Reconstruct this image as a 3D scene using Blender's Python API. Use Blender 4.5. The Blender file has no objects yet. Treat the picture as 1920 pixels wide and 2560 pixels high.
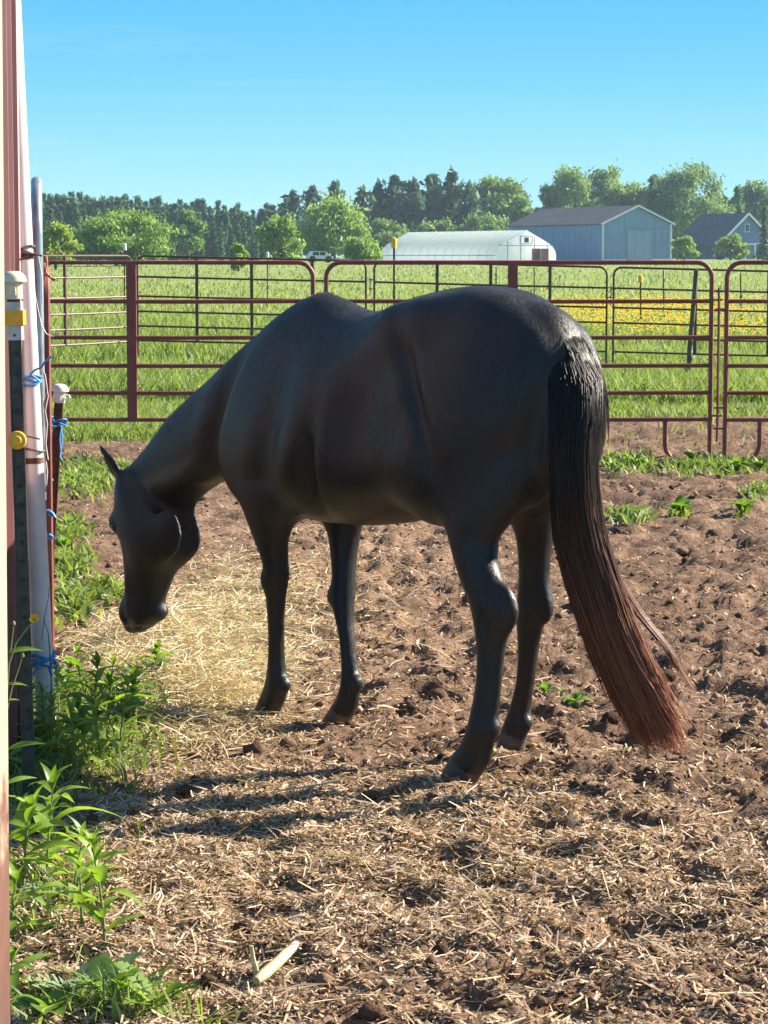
import bpy, math, random
import numpy as np
from mathutils import Vector, Matrix

# ---------------------------------------------------------------- camera, sky, sun, exposure
SC = bpy.context.scene
COL = SC.collection
FPX, CAMH = 6300.0, 1.57                      # focal length in photo pixels (1920 wide), eye height
PITCH = math.atan(640 / FPX)
cam_d = bpy.data.cameras.new('camera')
cam = bpy.data.objects.new('camera', cam_d)
COL.objects.link(cam)
cam.location = (0, 0, CAMH)
cam.rotation_euler = (math.pi / 2 - PITCH, 0, 0)
cam_d.sensor_fit = 'VERTICAL'
cam_d.sensor_height = 24.0
cam_d.lens = 24.0 * FPX / 2560.0
cam_d.clip_start = 0.1
cam_d.clip_end = 6000
SC.camera = cam

SUN_AZ = math.atan2(0.914, 0.407)             # clockwise from +Y (view direction)
SUN_EL = math.radians(31)
world = bpy.data.worlds.new('World')
SC.world = world
world.use_nodes = True
wn = world.node_tree
bg = wn.nodes['Background']
sky = wn.nodes.new('ShaderNodeTexSky')
sky.sky_type = 'NISHITA'
sky.sun_disc = False
sky.sun_elevation = SUN_EL
sky.sun_rotation = SUN_AZ
sky.air_density = 1.0
sky.dust_density = 0.2
sky.ozone_density = 2.0
# the deep cyan-blue of that evening: the physical sky toned by elevation, all round alike
geo = wn.nodes.new('ShaderNodeTexCoord')
sepz = wn.nodes.new('ShaderNodeSeparateXYZ')
wn.links.new(geo.outputs['Generated'], sepz.inputs[0])
tone = wn.nodes.new('ShaderNodeValToRGB')
stops = [(0.0, (0.46, 0.86, 1.0)), (0.035, (0.31, 0.75, 1.0)), (0.07, (0.155, 0.61, 0.99)), (0.105, (0.080, 0.51, 0.95)), (0.25, (0.09, 0.38, 0.76)), (0.6, (0.15, 0.33, 0.62)), (1.0, (0.15, 0.28, 0.52))]
el = tone.color_ramp.elements
while len(el) < len(stops): el.new(0.5)
for e, (p, c) in zip(el, stops):
    e.position = p; e.color = (*c, 1)
wn.links.new(sepz.outputs['Z'], tone.inputs[0])
gain = wn.nodes.new('ShaderNodeMix'); gain.data_type = 'RGBA'; gain.blend_type = 'MULTIPLY'
gain.inputs[0].default_value = 1.0
gain.inputs[7].default_value = (6.4, 6.4, 6.4, 1)
wn.links.new(tone.outputs[0], gain.inputs[6])
mixs = wn.nodes.new('ShaderNodeMix'); mixs.data_type = 'RGBA'
mixs.inputs[0].default_value = 0.95
wn.links.new(sky.outputs[0], mixs.inputs[6])
wn.links.new(gain.outputs[2], mixs.inputs[7])
# faint streaks of high cloud
mpc = wn.nodes.new('ShaderNodeMapping'); mpc.inputs['Scale'].default_value = (2.2, 2.2, 26.0)
wn.links.new(geo.outputs['Generated'], mpc.inputs[0])
cn = wn.nodes.new('ShaderNodeTexNoise'); cn.inputs['Scale'].default_value = 2.6; cn.inputs['Detail'].default_value = 7; cn.inputs['Roughness'].default_value = 0.62
wn.links.new(mpc.outputs[0], cn.inputs['Vector'])
cr_ = wn.nodes.new('ShaderNodeMapRange'); cr_.inputs['From Min'].default_value = 0.56; cr_.inputs['From Max'].default_value = 0.86; cr_.inputs['To Max'].default_value = 0.30
wn.links.new(cn.outputs[0], cr_.inputs['Value'])
cl = wn.nodes.new('ShaderNodeMix'); cl.data_type = 'RGBA'
wn.links.new(cr_.outputs[0], cl.inputs[0]); wn.links.new(mixs.outputs[2], cl.inputs[6]); cl.inputs[7].default_value = (4.6, 5.6, 6.3, 1)
wn.links.new(cl.outputs[2], bg.inputs['Color'])
bg.inputs['Strength'].default_value = 0.051

sun_d = bpy.data.lights.new('sun', 'SUN')
sun_d.energy = 5.0
sun_d.angle = math.radians(0.55)
sun_d.color = (1.0, 0.90, 0.76)
sun = bpy.data.objects.new('sun', sun_d)
COL.objects.link(sun)
sdir = Vector((math.sin(SUN_AZ) * math.cos(SUN_EL), math.cos(SUN_AZ) * math.cos(SUN_EL), math.sin(SUN_EL)))
sun.rotation_euler = sdir.to_track_quat('Z', 'Y').to_euler()
sun.location = (20, 12, 15)

SC.view_settings.view_transform = 'Standard'
SC.view_settings.look = 'None'
SC.view_settings.gamma = 1.0
SC.view_settings.use_curve_mapping = False
SC.view_settings.exposure = 1.72
SC.render.engine = 'CYCLES'
SC.cycles.use_denoising = True
SC.cycles.max_bounces = 6
SC.cycles.transparent_max_bounces = 4

# ---------------------------------------------------------------- geometry of the view
_cp, _sp = math.cos(PITCH), math.sin(PITCH)
def ray(px, py):
    u, v = (px - 960) / FPX, (1280 - py) / FPX
    return np.array([u, _cp + _sp * v, -_sp + _cp * v])
def P(px, py, d):
    """world point at depth y = d seen at photo pixel"""
    r = ray(px, py)
    return np.array([0, 0, CAMH]) + r * (d / r[1])
def G(px, py, z=0.0):
    """point of the level z seen at photo pixel"""
    r = ray(px, py)
    return np.array([0, 0, CAMH]) + r * ((z - CAMH) / r[2])

# ---------------------------------------------------------------- noise
def _hash(ix, iy, seed):
    h = (ix.astype(np.int64) * 374761393 + iy.astype(np.int64) * 668265263 + seed * 974634721) & 0xFFFFFFFF
    h = ((h ^ (h >> 13)) * 1274126177) & 0xFFFFFFFF
    h = (h ^ (h >> 16)) & 0xFFFFFFFF
    return h / 4294967295.0
def vnoise(x, y, seed=0):
    ix, iy = np.floor(x), np.floor(y)
    fx, fy = x - ix, y - iy
    fx, fy = fx * fx * (3 - 2 * fx), fy * fy * (3 - 2 * fy)
    ix, iy = ix.astype(np.int64), iy.astype(np.int64)
    a, b = _hash(ix, iy, seed), _hash(ix + 1, iy, seed)
    c, d = _hash(ix, iy + 1, seed), _hash(ix + 1, iy + 1, seed)
    return (a * (1 - fx) + b * fx) * (1 - fy) + (c * (1 - fx) + d * fx) * fy
def fbm(x, y, seed=0, octv=4):
    s, a, t = 0.0, 1.0, 0.0
    for o in range(octv):
        s = s + a * vnoise(x * 2 ** o + 17.3 * o, y * 2 ** o + 5.1 * o, seed + o)
        t += a
        a *= 0.5
    return s / t
def worley(x, y, seed=0):
    """distance to the nearest jittered cell point"""
    ix, iy = np.floor(x).astype(np.int64), np.floor(y).astype(np.int64)
    best = np.full(x.shape, 9.0)
    for dx in (-1, 0, 1):
        for dy in (-1, 0, 1):
            cx, cy = ix + dx, iy + dy
            qx = cx + _hash(cx, cy, seed)
            qy = cy + _hash(cx, cy, seed + 7)
            best = np.minimum(best, (x - qx) ** 2 + (y - qy) ** 2)
    return np.sqrt(best)
def sstep(a, b, x):
    t = np.clip((np.asarray(x, float) - a) / (b - a), 0, 1)
    return t * t * (3 - 2 * t)

# ---------------------------------------------------------------- materials
def new_mat(name):
    m = bpy.data.materials.new(name)
    m.use_nodes = True
    nt = m.node_tree
    return m, nt, nt.nodes['Principled BSDF']
def N(nt, typ, **kw):
    n = nt.nodes.new(typ)
    for k, v in kw.items():
        if k.startswith('_'):
            setattr(n, k[1:], v)
        else:
            n.inputs[k.replace('__', ' ')].default_value = v
    return n
def ramp(nt, fac, stops):
    r = nt.nodes.new('ShaderNodeValToRGB')
    el = r.color_ramp.elements
    while len(el) < len(stops):
        el.new(0.5)
    for e, (p, c) in zip(el, stops):
        e.position = p
        e.color = (*c, 1)
    nt.links.new(fac, r.inputs[0])
    return r.outputs[0]
def tex_noise(nt, scale, detail=4, rough=0.6, coord='Object', vec=None):
    n = N(nt, 'ShaderNodeTexNoise', Scale=scale, Detail=detail, Roughness=rough)
    if vec is None:
        t = nt.nodes.new('ShaderNodeTexCoord')
        vec = t.outputs[coord]
    nt.links.new(vec, n.inputs['Vector'])
    return n.outputs[0]
def bump(nt, bsdf, height, strength, dist):
    b = N(nt, 'ShaderNodeBump', Strength=strength, Distance=dist)
    nt.links.new(height, b.inputs['Height'])
    nt.links.new(b.outputs[0], bsdf.inputs['Normal'])
def mat_noise(name, c0, c1, scale=6, rough=0.6, bump_s=0.0, bump_d=0.002, metallic=0.0, lo=0.35, hi=0.65, detail=5, spec=0.5):
    m, nt, b = new_mat(name)
    n = tex_noise(nt, scale, detail)
    nt.links.new(ramp(nt, n, [(lo, c0), (hi, c1)]), b.inputs['Base Color'])
    b.inputs['Roughness'].default_value = rough
    b.inputs['Metallic'].default_value = metallic
    b.inputs['Specular IOR Level'].default_value = spec
    if bump_s:
        bump(nt, b, tex_noise(nt, scale * 4, 3), bump_s, bump_d)
    return m
def mat_attr(name, rough=0.8, transl=0.0, attr='tint', spec=0.3):
    """colour of each single piece kept on the piece"""
    m, nt, b = new_mat(name)
    a = nt.nodes.new('ShaderNodeAttribute')
    a.attribute_name = attr
    nt.links.new(a.outputs['Color'], b.inputs['Base Color'])
    b.inputs['Roughness'].default_value = rough
    b.inputs['Specular IOR Level'].default_value = spec
    if transl:
        add_transl(nt, b, a.outputs['Color'], transl)
    return m
def add_transl(nt, b, col, amount, gain=(1.25, 1.35, 0.6)):
    out = nt.nodes['Material Output']
    tr = nt.nodes.new('ShaderNodeBsdfTranslucent')
    mul = N(nt, 'ShaderNodeMix', _data_type='RGBA', _blend_type='MULTIPLY')
    mul.inputs[0].default_value = 1.0
    nt.links.new(col, mul.inputs[6])
    mul.inputs[7].default_value = (*gain, 1)
    nt.links.new(mul.outputs[2], tr.inputs['Color'])
    mix = nt.nodes.new('ShaderNodeMixShader')
    mix.inputs[0].default_value = amount
    nt.links.new(b.outputs[0], mix.inputs[1])
    nt.links.new(tr.outputs[0], mix.inputs[2])
    nt.links.new(mix.outputs[0], out.inputs['Surface'])

# ---------------------------------------------------------------- object helpers
def tag(o, label=None, cat=None, group=None, kind=None):
    if label: o['label'] = label
    if cat: o['category'] = cat
    if group: o['group'] = group
    if kind: o['kind'] = kind
    return o
def empty(name, loc, label=None, cat=None, group=None, rz=0.0):
    o = bpy.data.objects.new(name, None)
    COL.objects.link(o)
    o.location = tuple(float(v) for v in loc)
    o.rotation_euler = (0, 0, rz)
    o.empty_display_size = 0.1
    return tag(o, label, cat, group)
def link(name, me, parent=None, loc=(0, 0, 0)):
    o = bpy.data.objects.new(name, me)
    COL.objects.link(o)
    o.location = tuple(float(v) for v in loc)
    if parent is not None:
        o.parent = parent
    return o
def np_mesh(name, verts, faces, mat=None, smooth=False, colors=None, attr='tint', per='POINT'):
    """verts (n,3), faces (m,k) arrays"""
    verts = np.asarray(verts, np.float32)
    faces = np.asarray(faces, np.int32)
    me = bpy.data.meshes.new(name)
    n, (m, k) = len(verts), faces.shape
    me.vertices.add(n)
    me.vertices.foreach_set('co', verts.ravel())
    me.loops.add(m * k)
    me.loops.foreach_set('vertex_index', faces.ravel())
    me.polygons.add(m)
    me.polygons.foreach_set('loop_start', np.arange(0, m * k, k, dtype=np.int32))
    me.polygons.foreach_set('loop_total', np.full(m, k, np.int32))
    if smooth:
        me.polygons.foreach_set('use_smooth', np.ones(m, bool))
    if colors is not None:
        colors = np.asarray(colors, np.float32)
        if colors.shape[1] == 3:
            colors = np.concatenate([colors, np.ones((len(colors), 1), np.float32)], 1)
        a = me.attributes.new(attr, 'FLOAT_COLOR', per)
        a.data.foreach_set('color', colors.ravel())
    me.update(calc_edges=True)
    me.validate()
    if mat: me.materials.append(mat)
    return me

class MB:
    """collects shapes of one part"""
    def __init__(s):
        s.v, s.f = [], []
    def add(s, vs, fs):
        o = len(s.v)
        s.v += [tuple(float(c) for c in v) for v in vs]
        s.f += [tuple(i + o for i in f) for f in fs]
        return s
    def box(s, x0, x1, y0, y1, z0, z1):
        vs = [(x, y, z) for z in (z0, z1) for y in (y0, y1) for x in (x0, x1)]
        return s.add(vs, [(0, 2, 3, 1), (4, 5, 7, 6), (0, 1, 5, 4), (2, 6, 7, 3), (0, 4, 6, 2), (1, 3, 7, 5)])
    def obox(s, a, b, w, h, up=(0, 0, 1)):
        """bar from a to b, width w, height h"""
        a, b = Vector(a), Vector(b)
        t = (b - a).normalized()
        side = t.cross(Vector(up))
        if side.length < 1e-5: side = Vector((1, 0, 0))
        side.normalize()
        u = side.cross(t).normalized()
        vs = []
        for p in (a, b):
            for i, j in ((-1, -1), (1, -1), (1, 1), (-1, 1)):
                vs.append(p + side * (i * w / 2) + u * (j * h / 2))
        return s.add(vs, [(3, 2, 1, 0), (4, 5, 6, 7), (0, 1, 5, 4), (1, 2, 6, 5), (2, 3, 7, 6), (3, 0, 4, 7)])
    def tube(s, pts, r, n=8, cap=True):
        pts = [Vector(tuple(float(c) for c in p)) for p in pts]
        rs = r if hasattr(r, '__len__') else [r] * len(pts)
        ref = None
        rings = []
        for i, p in enumerate(pts):
            t = (pts[min(i + 1, len(pts) - 1)] - pts[max(i - 1, 0)])
            t = t.normalized() if t.length > 1e-9 else Vector((0, 0, 1))
            if ref is None:
                ref = Vector((0, 0, 1)) if abs(t.z) < 0.9 else Vector((1, 0, 0))
            u = (ref - t * ref.dot(t))
            u = u.normalized() if u.length > 1e-6 else t.orthogonal().normalized()
            ref = u
            w = t.cross(u)
            rings.append([p + (u * math.cos(2 * math.pi * k / n) + w * math.sin(2 * math.pi * k / n)) * rs[i] for k in range(n)])
        vs = [v for rg in rings for v in rg]
        fs = []
        for i in range(len(pts) - 1):
            for k in range(n):
                a, b = i * n + k, i * n + (k + 1) % n
                fs.append((a, b, b + n, a + n))
        if cap:
            fs.append(tuple(reversed(range(n))))
            fs.append(tuple(range((len(pts) - 1) * n, len(pts) * n)))
        return s.add(vs, fs)
    def lathe(s, prof, c=(0, 0, 0), n=16):
        vs, fs = [], []
        for r, z in prof:
            for k in range(n):
                a = 2 * math.pi * k / n
                vs.append((c[0] + r * math.cos(a), c[1] + r * math.sin(a), c[2] + z))
        for i in range(len(prof) - 1):
            for k in range(n):
                a, b = i * n + k, i * n + (k + 1) % n
                fs.append((a, b, b + n, a + n))
        fs.append(tuple(reversed(range(n))))
        fs.append(tuple(range((len(prof) - 1) * n, len(prof) * n)))
        return s.add(vs, fs)
    def mesh(s, name, mat, smooth=False):
        me = bpy.data.meshes.new(name)
        me.from_pydata(s.v, [], s.f)
        me.update()
        if mat: me.materials.append(mat)
        if smooth:
            me.polygons.foreach_set('use_smooth', np.ones(len(me.polygons), bool))
            try: me.set_sharp_from_angle(angle=math.radians(40))
            except Exception: pass
        return me
    def build(s, name, mat, parent=None, smooth=False, loc=(0, 0, 0)):
        return link(name, s.mesh(name, mat, smooth), parent, loc)
# ---------------------------------------------------------------- terrain
HOOVES = [G(1140, 1950)[:2], G(1275, 1880)[:2], G(650, 1795)[:2], G(832, 1812)[:2]]
def terrain(x, y):
    """large shape of the land"""
    x, y = np.asarray(x, float), np.asarray(y, float)
    rise = 1.0 * sstep(60, 300, y) + 0.25 * sstep(300, 600, y)
    dip = -0.0255 * np.clip(x + 3.26, 0, 14) * sstep(22, 34, y) * (1 - sstep(55, 140, y))
    return rise + dip
def dirt_mask(x, y):
    """1 trodden earth, 0 grass"""
    edge = 22.9 + 0.72 * np.clip(x, -4, 3.5) + 2.2 * (fbm(x * 0.9, y * 0.5, 3) - 0.5)
    m = 1 - sstep(edge - 0.5, edge + 0.6, y)
    patch = sstep(0.25, 0.45, 1 - np.hypot((x + 4.2) / 2.3, (y - 31.6) / 2.6) + 0.6 * (fbm(x, y, 9) - 0.5))
    return np.maximum(m, patch)
def hay_mask(x, y):
    """loose hay in front of the horse"""
    a = np.exp(-(((x + 0.84) / 0.27) ** 2 + ((y - 9.5) / 0.90) ** 2))
    b = 0.75 * np.exp(-(((x + 0.66) / 0.20) ** 2 + ((y - 8.6) / 0.50) ** 2))
    c = 0.24 * np.exp(-(((x + 0.70) / 0.5) ** 2 + ((y - 11.8) / 1.6) ** 2))
    return np.clip((a + b + c) * (0.35 + 1.3 * fbm(x * 3.2, y * 1.6, 61, 3)), 0, 1.2)
def straw_mask(x, y):
    a = 0.68 * np.exp(-(((x + 0.45) / 0.65) ** 2 + ((y - 6.6) / 0.9) ** 2))
    b = 0.70 * np.exp(-(((x + 0.80) / 0.45) ** 2 + ((y - 6.2) / 1.7) ** 2))
    c = 0.35 * np.exp(-(((x - 0.3) / 0.9) ** 2 + ((y - 6.4) / 0.7) ** 2))
    d = 0.45 * np.exp(-(((x + 0.25) / 0.75) ** 2 + ((y - 12.5) / 3.0) ** 2))
    return np.clip(0.06 + 0.95 * (a + b + c) + d * (1 - sstep(0.0, 0.5, x)) + 0.9 * hay_mask(x, y) + 0.25 * (fbm(x * 2.2, y * 1.4, 31) - 0.5), 0.03, 1.3) * (1 - sstep(14, 22, y))
def near_h(x, y):
    """trodden earth: pocks of hooves, clods and crumbs"""
    x, y = np.asarray(x, float), np.asarray(y, float)
    big = 0.055 * (fbm(x * 0.9, y * 0.9, 1, 3) - 0.5)
    w = worley(x * 3.1 + 0.4 * vnoise(x * 6, y * 6, 4), y * 3.1, 11)
    pock = -0.034 * sstep(0.35, 0.65, vnoise(x * 0.7, y * 0.7, 77)) * (1 - sstep(0.12, 0.34, w)) + 0.012 * sstep(0.3, 0.5, w)
    clod = 0.030 * (fbm(x * 14, y * 14, 21, 3) - 0.5) + 0.044 * (sstep(0.38, 0.66, fbm(x * 6.5, y * 6.5, 83, 3)) - 0.5) * (0.30 + 0.70 * sstep(0.2, 1.1, x + 0.09 * y)) * (0.5 + 0.5 * sstep(6.3, 8.5, y))
    w2 = worley(x * 22, y * 22, 5)
    crumb = 0.013 * (1 - sstep(0.0, 0.55, w2)) * sstep(0.35, 0.7, vnoise(x * 9, y * 9, 6))
    fine = 0.010 * (vnoise(x * 75, y * 75, 8) - 0.5) + 0.006 * (vnoise(x * 150, y * 150, 12) - 0.5)
    calm = 1 - 0.6 * np.clip(hay_mask(x, y), 0, 1)
    hh = big * 0.7 + (pock + clod + crumb) * calm + fine
    for hx, hy in HOOVES:
        k = np.exp(-(((x - hx) / 0.11) ** 2 + ((y - hy) / 0.11) ** 2) ** 1.5)
        hh = hh * (1 - k) + 0.002 * k
    hh = hh + 0.075 * np.clip(hay_mask(x, y), 0, 1)
    fade = (1 - sstep(20, 32, y))
    return hh * fade
def height(x, y):
    return terrain(x, y) + near_h(x, y)

def make_ground():
    # rows closer together near the viewer; columns fan out
    ys = [-6.0, -3.0, 0.0, 2.0, 3.2, 4.0]
    y = 4.4
    while y < 900:
        ys.append(y)
        y += np.interp(y, [4.4, 8, 14, 25, 45, 100, 900], [0.012, 0.020, 0.045, 0.12, 0.6, 5, 120])
    ys = np.array(ys)
    s = np.sinh(np.linspace(-1, 1, 360) * 3.2) / np.sinh(3.2)
    core = np.linspace(-1, 1, 360)
    nx = len(s)
    half_in = 0.225 * np.maximum(ys, 3) + 0.25
    Xc = core[None, :] * half_in[:, None] * 1.05
    # outer columns stretch far to the sides
    k = np.abs(core)
    stretch = np.where(k > 0.93, ((k - 0.93) / 0.07) ** 2, 0)
    X = Xc + np.sign(core)[None, :] * stretch[None, :] * (8 + 0.55 * np.maximum(ys, 0))[:, None]
    Y = np.repeat(ys[:, None], nx, 1)
    Z = height(X, Y)
    V = np.stack([X, Y, Z], -1).reshape(-1, 3)
    i = np.arange(len(ys) - 1)[:, None] * nx + np.arange(nx - 1)[None]
    Q = np.stack([i, i + 1, i + 1 + nx, i + nx], -1).reshape(-1, 4)
    d = dirt_mask(X, Y).ravel(); st = np.clip(straw_mask(X, Y), 0, 1).ravel()
    col = np.stack([d, st, np.zeros_like(d)], 1)
    m, nt, b = new_mat('earth_and_field')
    at = nt.nodes.new('ShaderNodeAttribute'); at.attribute_name = 'zone'
    sep = nt.nodes.new('ShaderNodeSeparateColor')
    nt.links.new(at.outputs['Color'], sep.inputs[0])
    tc = nt.nodes.new('ShaderNodeTexCoord')
    n1 = tex_noise(nt, 1.3, 6, 0.65)
    n2 = tex_noise(nt, 38, 5, 0.7)
    n3 = tex_noise(nt, 140, 3, 0.7)
    soil = ramp(nt, n2, [(0.30, (0.058, 0.035, 0.024)), (0.48, (0.150, 0.093, 0.063)), (0.72, (0.33, 0.220, 0.150))])
    chaff = ramp(nt, n3, [(0.40, (0.25, 0.160, 0.100)), (0.60, (0.56, 0.395, 0.25))])
    mx = N(nt, 'ShaderNodeMix', _data_type='RGBA')
    mr = N(nt, 'ShaderNodeMath', _operation='MULTIPLY'); mr.inputs[1].default_value = 0.75
    nt.links.new(sep.outputs[1], mr.inputs[0])
    nt.links.new(mr.outputs[0], mx.inputs[0]); nt.links.new(soil, mx.inputs[6]); nt.links.new(chaff, mx.inputs[7])
    dark = N(nt, 'ShaderNodeMix', _data_type='RGBA', _blend_type='MULTIPLY'); dark.inputs[0].default_value = 1
    nt.links.new(mx.outputs[2], dark.inputs[6])
    nt.links.new(ramp(nt, n1, [(0.32, (0.62, 0.58, 0.56)), (0.66, (1.2, 1.2, 1.2))]), dark.inputs[7])
    # meadow: broad tones and mown streaks
    mp = nt.nodes.new('ShaderNodeMapping'); mp.inputs['Scale'].default_value = (0.05, 0.16, 1)
    nt.links.new(tc.outputs['Object'], mp.inputs[0])
    g1 = tex_noise(nt, 3.0, 6, 0.7, vec=mp.outputs[0])
    g2 = tex_noise(nt, 6.0, 5, 0.8)
    ga = ramp(nt, g1, [(0.3, (0.13, 0.185, 0.060)), (0.55, (0.21, 0.265, 0.090)), (0.72, (0.30, 0.305, 0.14))])
    gm = N(nt, 'ShaderNodeMix', _data_type='RGBA', _blend_type='MULTIPLY'); gm.inputs[0].default_value = 1
    nt.links.new(ga, gm.inputs[6])
    nt.links.new(ramp(nt, g2, [(0.3, (0.6, 0.65, 0.6)), (0.7, (1.25, 1.2, 1.1))]), gm.inputs[7])
    fin = N(nt, 'ShaderNodeMix', _data_type='RGBA')
    nt.links.new(sep.outputs[0], fin.inputs[0]); nt.links.new(gm.outputs[2], fin.inputs[6]); nt.links.new(dark.outputs[2], fin.inputs[7])
    nt.links.new(fin.outputs[2], b.inputs['Base Color'])
    b.inputs['Roughness'].default_value = 0.95
    b.inputs['Specular IOR Level'].default_value = 0.12
    hn = N(nt, 'ShaderNodeMath', _operation='ADD')
    nt.links.new(n2, hn.inputs[0]); nt.links.new(n3, hn.inputs[1])
    bump(nt, b, hn.outputs[0], 0.8, 0.012)
    me = np_mesh('ground', V, Q, m, True, col, 'zone')
    tag(link('ground', me), kind='structure')
make_ground()

# ---------------------------------------------------------------- scattered stuff
RG = np.random.default_rng(11)
def sample_ground(n, y0, y1, spread=0.19, power=1.0):
    """points spread evenly over the picture of the ground between depths y0 and y1"""
    v = RG.random(n)
    inv = 1 / y1 + (1 / y0 - 1 / y1) * v ** power
    y = 1 / inv
    u = (RG.random(n) * 2 - 1)
    wide = RG.random(n) < 0.30                      # thinner on beyond the frame
    u[wide] = np.sign(u[wide]) * (1 + 1.3 * np.abs(u[wide]))
    x = u * ((spread - 0.025) * y + 0.06)
    return x, y
def ribbons(x, y, z, ang, ln, wd, tilt, curl, cols, name, mat, segs=2):
    n = len(x)
    tilt = np.clip(tilt, -0.6, 0.6)
    k = segs + 1
    t = np.linspace(-0.5, 0.5, k)
    dx, dy = np.cos(ang), np.sin(ang)
    px, py = -dy, dx
    V = np.zeros((n, k, 2, 3))
    for j in range(k):
        off = ln * t[j]
        cv = curl * ln * (t[j] ** 2 - 0.08)
        cx = x + dx * off + px * cv
        cy = y + dy * off + py * cv
        cz = z + np.tan(tilt) * off + 0.18 * ln * np.abs(curl) * (0.25 - t[j] ** 2)
        roll = RG.uniform(-0.8, 0.8, n) if j == 0 else roll
        hw = wd / 2 * (1.0 if 0 < j < k - 1 else 0.8)
        for s, q in ((0, -1), (1, 1)):
            V[:, j, s, 0] = cx + q * px * hw * np.cos(roll)
            V[:, j, s, 1] = cy + q * py * hw * np.cos(roll)
            V[:, j, s, 2] = cz + q * hw * np.sin(roll)
    base = np.arange(n)[:, None] * (2 * k) + 2 * np.arange(segs)[None]
    Q = np.stack([base, base + 1, base + 3, base + 2], -1).reshape(-1, 4)
    me = np_mesh(name, V.reshape(-1, 3), Q, mat, False, np.repeat(cols, 2 * k, 0))
    return link(name, me)
M_STRAW = mat_attr('dry_straw', 0.75, 0.15)

def make_straw():
    # short broken stalks everywhere, thick where hay was strewn
    x, y = sample_ground(330000, 4.7, 20)
    keep = RG.random(len(x)) < np.clip(straw_mask(x, y) * 0.85, 0, 1)
    x, y = x[keep], y[keep]
    n = len(x)
    ln = RG.lognormal(math.log(0.032), 0.55, n).clip(0.012, 0.16)
    wd = RG.uniform(0.0020, 0.0050, n) * (1 + 0.02 * y)
    tone = RG.random((n, 1))
    cols = np.array([0.26, 0.160, 0.102]) * (1 - tone) + np.array([0.76, 0.585, 0.40]) * tone
    cols *= RG.uniform(0.65, 1.1, (n, 1))
    z = height(x, y) + 0.003 + RG.exponential(0.004, n)
    o = ribbons(x, y, z, RG.uniform(0, math.pi, n), ln, wd, RG.normal(0, 0.28, n), RG.normal(0, 0.45, n), cols, 'straw', M_STRAW)
    tag(o, 'broken pale straw strewn over the trodden earth', 'straw', kind='stuff')
    # brown chaff and fibres trodden into the earth
    x, y = sample_ground(150000, 4.7, 21)
    keep = RG.random(len(x)) < dirt_mask(x, y) * np.clip(0.22 + straw_mask(x, y), 0, 1)
    x, y = x[keep], y[keep]; n = len(x)
    tone = RG.random((n, 1)) ** 1.2
    cols = np.array([0.13, 0.075, 0.044]) * (1 - tone) + np.array([0.62, 0.43, 0.275]) * tone
    o = ribbons(x, y, height(x, y) + 0.002 + RG.exponential(0.003, n), RG.uniform(0, math.pi, n), RG.lognormal(math.log(0.022), 0.4, n), RG.uniform(0.003, 0.007, n) * (1 + 0.03 * y), RG.normal(0, 0.45, n), RG.normal(0, 0.9, n), cols, 'chaff', M_STRAW, 1)
    tag(o, 'brown chaff and fibres trodden into the earth', 'chaff', kind='stuff')
    # hay: long thin curling greenish-yellow stems
    m = 66000
    x = RG.normal(-0.72, 0.45, m); y = RG.normal(9.6, 1.3, m)
    keep = RG.random(m) < hay_mask(x, y) * 1.7
    x, y = x[keep], y[keep]; n = len(x)
    tone = RG.random((n, 1))
    cols = np.array([0.33, 0.25, 0.14]) * (1 - tone) + np.array([0.74, 0.62, 0.42]) * tone
    z = height(x, y) + 0.004 + RG.exponential(0.016, n) * np.clip(hay_mask(x, y), 0, 1)
    o = ribbons(x, y, z, RG.uniform(0, math.pi, n), RG.uniform(0.05, 0.20, n), RG.uniform(0.0022, 0.0044, n), RG.normal(0, 0.30, n), RG.normal(0, 1.0, n), cols, 'hay', M_STRAW, 4)
    tag(o, 'loose pale yellow-green hay heaped under the head of the horse', 'hay', kind='stuff')
make_straw()

def make_crumbs():
    x, y = sample_ground(20000, 4.7, 26)
    keep = RG.random(len(x)) < dirt_mask(x, y) * (1 - 0.6 * np.clip(hay_mask(x, y), 0, 1))
    x, y = x[keep], y[keep]; n = len(x)
    r = RG.lognormal(math.log(0.0054), 0.5, n).clip(0.003, 0.020) * (0.75 + 0.035 * y)
    dirs = np.array([(1, 0, 0), (0, 1, 0), (-1, 0, 0), (0, -1, 0), (0, 0, 1), (0, 0, -1)], float)
    a = RG.uniform(0, 6.28, n)
    rot = np.stack([np.stack([np.cos(a), -np.sin(a)], -1), np.stack([np.sin(a), np.cos(a)], -1)], 1)
    sc = RG.uniform(0.6, 1.35, (n, 6, 1))
    D = dirs[None] * sc * np.array([1.15, 1.0, 0.75])
    D = D + RG.normal(0, 0.14, D.shape)
    xy = np.einsum('nij,nkj->nki', rot, D[:, :, :2])
    V = np.zeros((n, 6, 3))
    V[:, :, 0] = x[:, None] + xy[:, :, 0] * r[:, None]
    V[:, :, 1] = y[:, None] + xy[:, :, 1] * r[:, None]
    V[:, :, 2] = (height(x, y) + 0.25 * r)[:, None] + D[:, :, 2] * r[:, None]
    tri = np.array([(0, 1, 4), (1, 2, 4), (2, 3, 4), (3, 0, 4), (1, 0, 5), (2, 1, 5), (3, 2, 5), (0, 3, 5)])
    T = (np.arange(n)[:, None, None] * 6 + tri[None]).reshape(-1, 3)
    tone = RG.random((n, 1)) ** 1.4
    cols = np.array([0.075, 0.043, 0.028]) * (1 - tone) + np.array([0.46, 0.30, 0.19]) * tone
    me = np_mesh('earth_crumbs', V.reshape(-1, 3), T, mat_attr('crumbly_earth', 0.95, spec=0.1), False, np.repeat(cols, 6, 0))
    tag(link('earth_crumbs', me), 'crumbs and clods of brown earth and dung', 'earth', kind='stuff')
make_crumbs()
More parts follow.
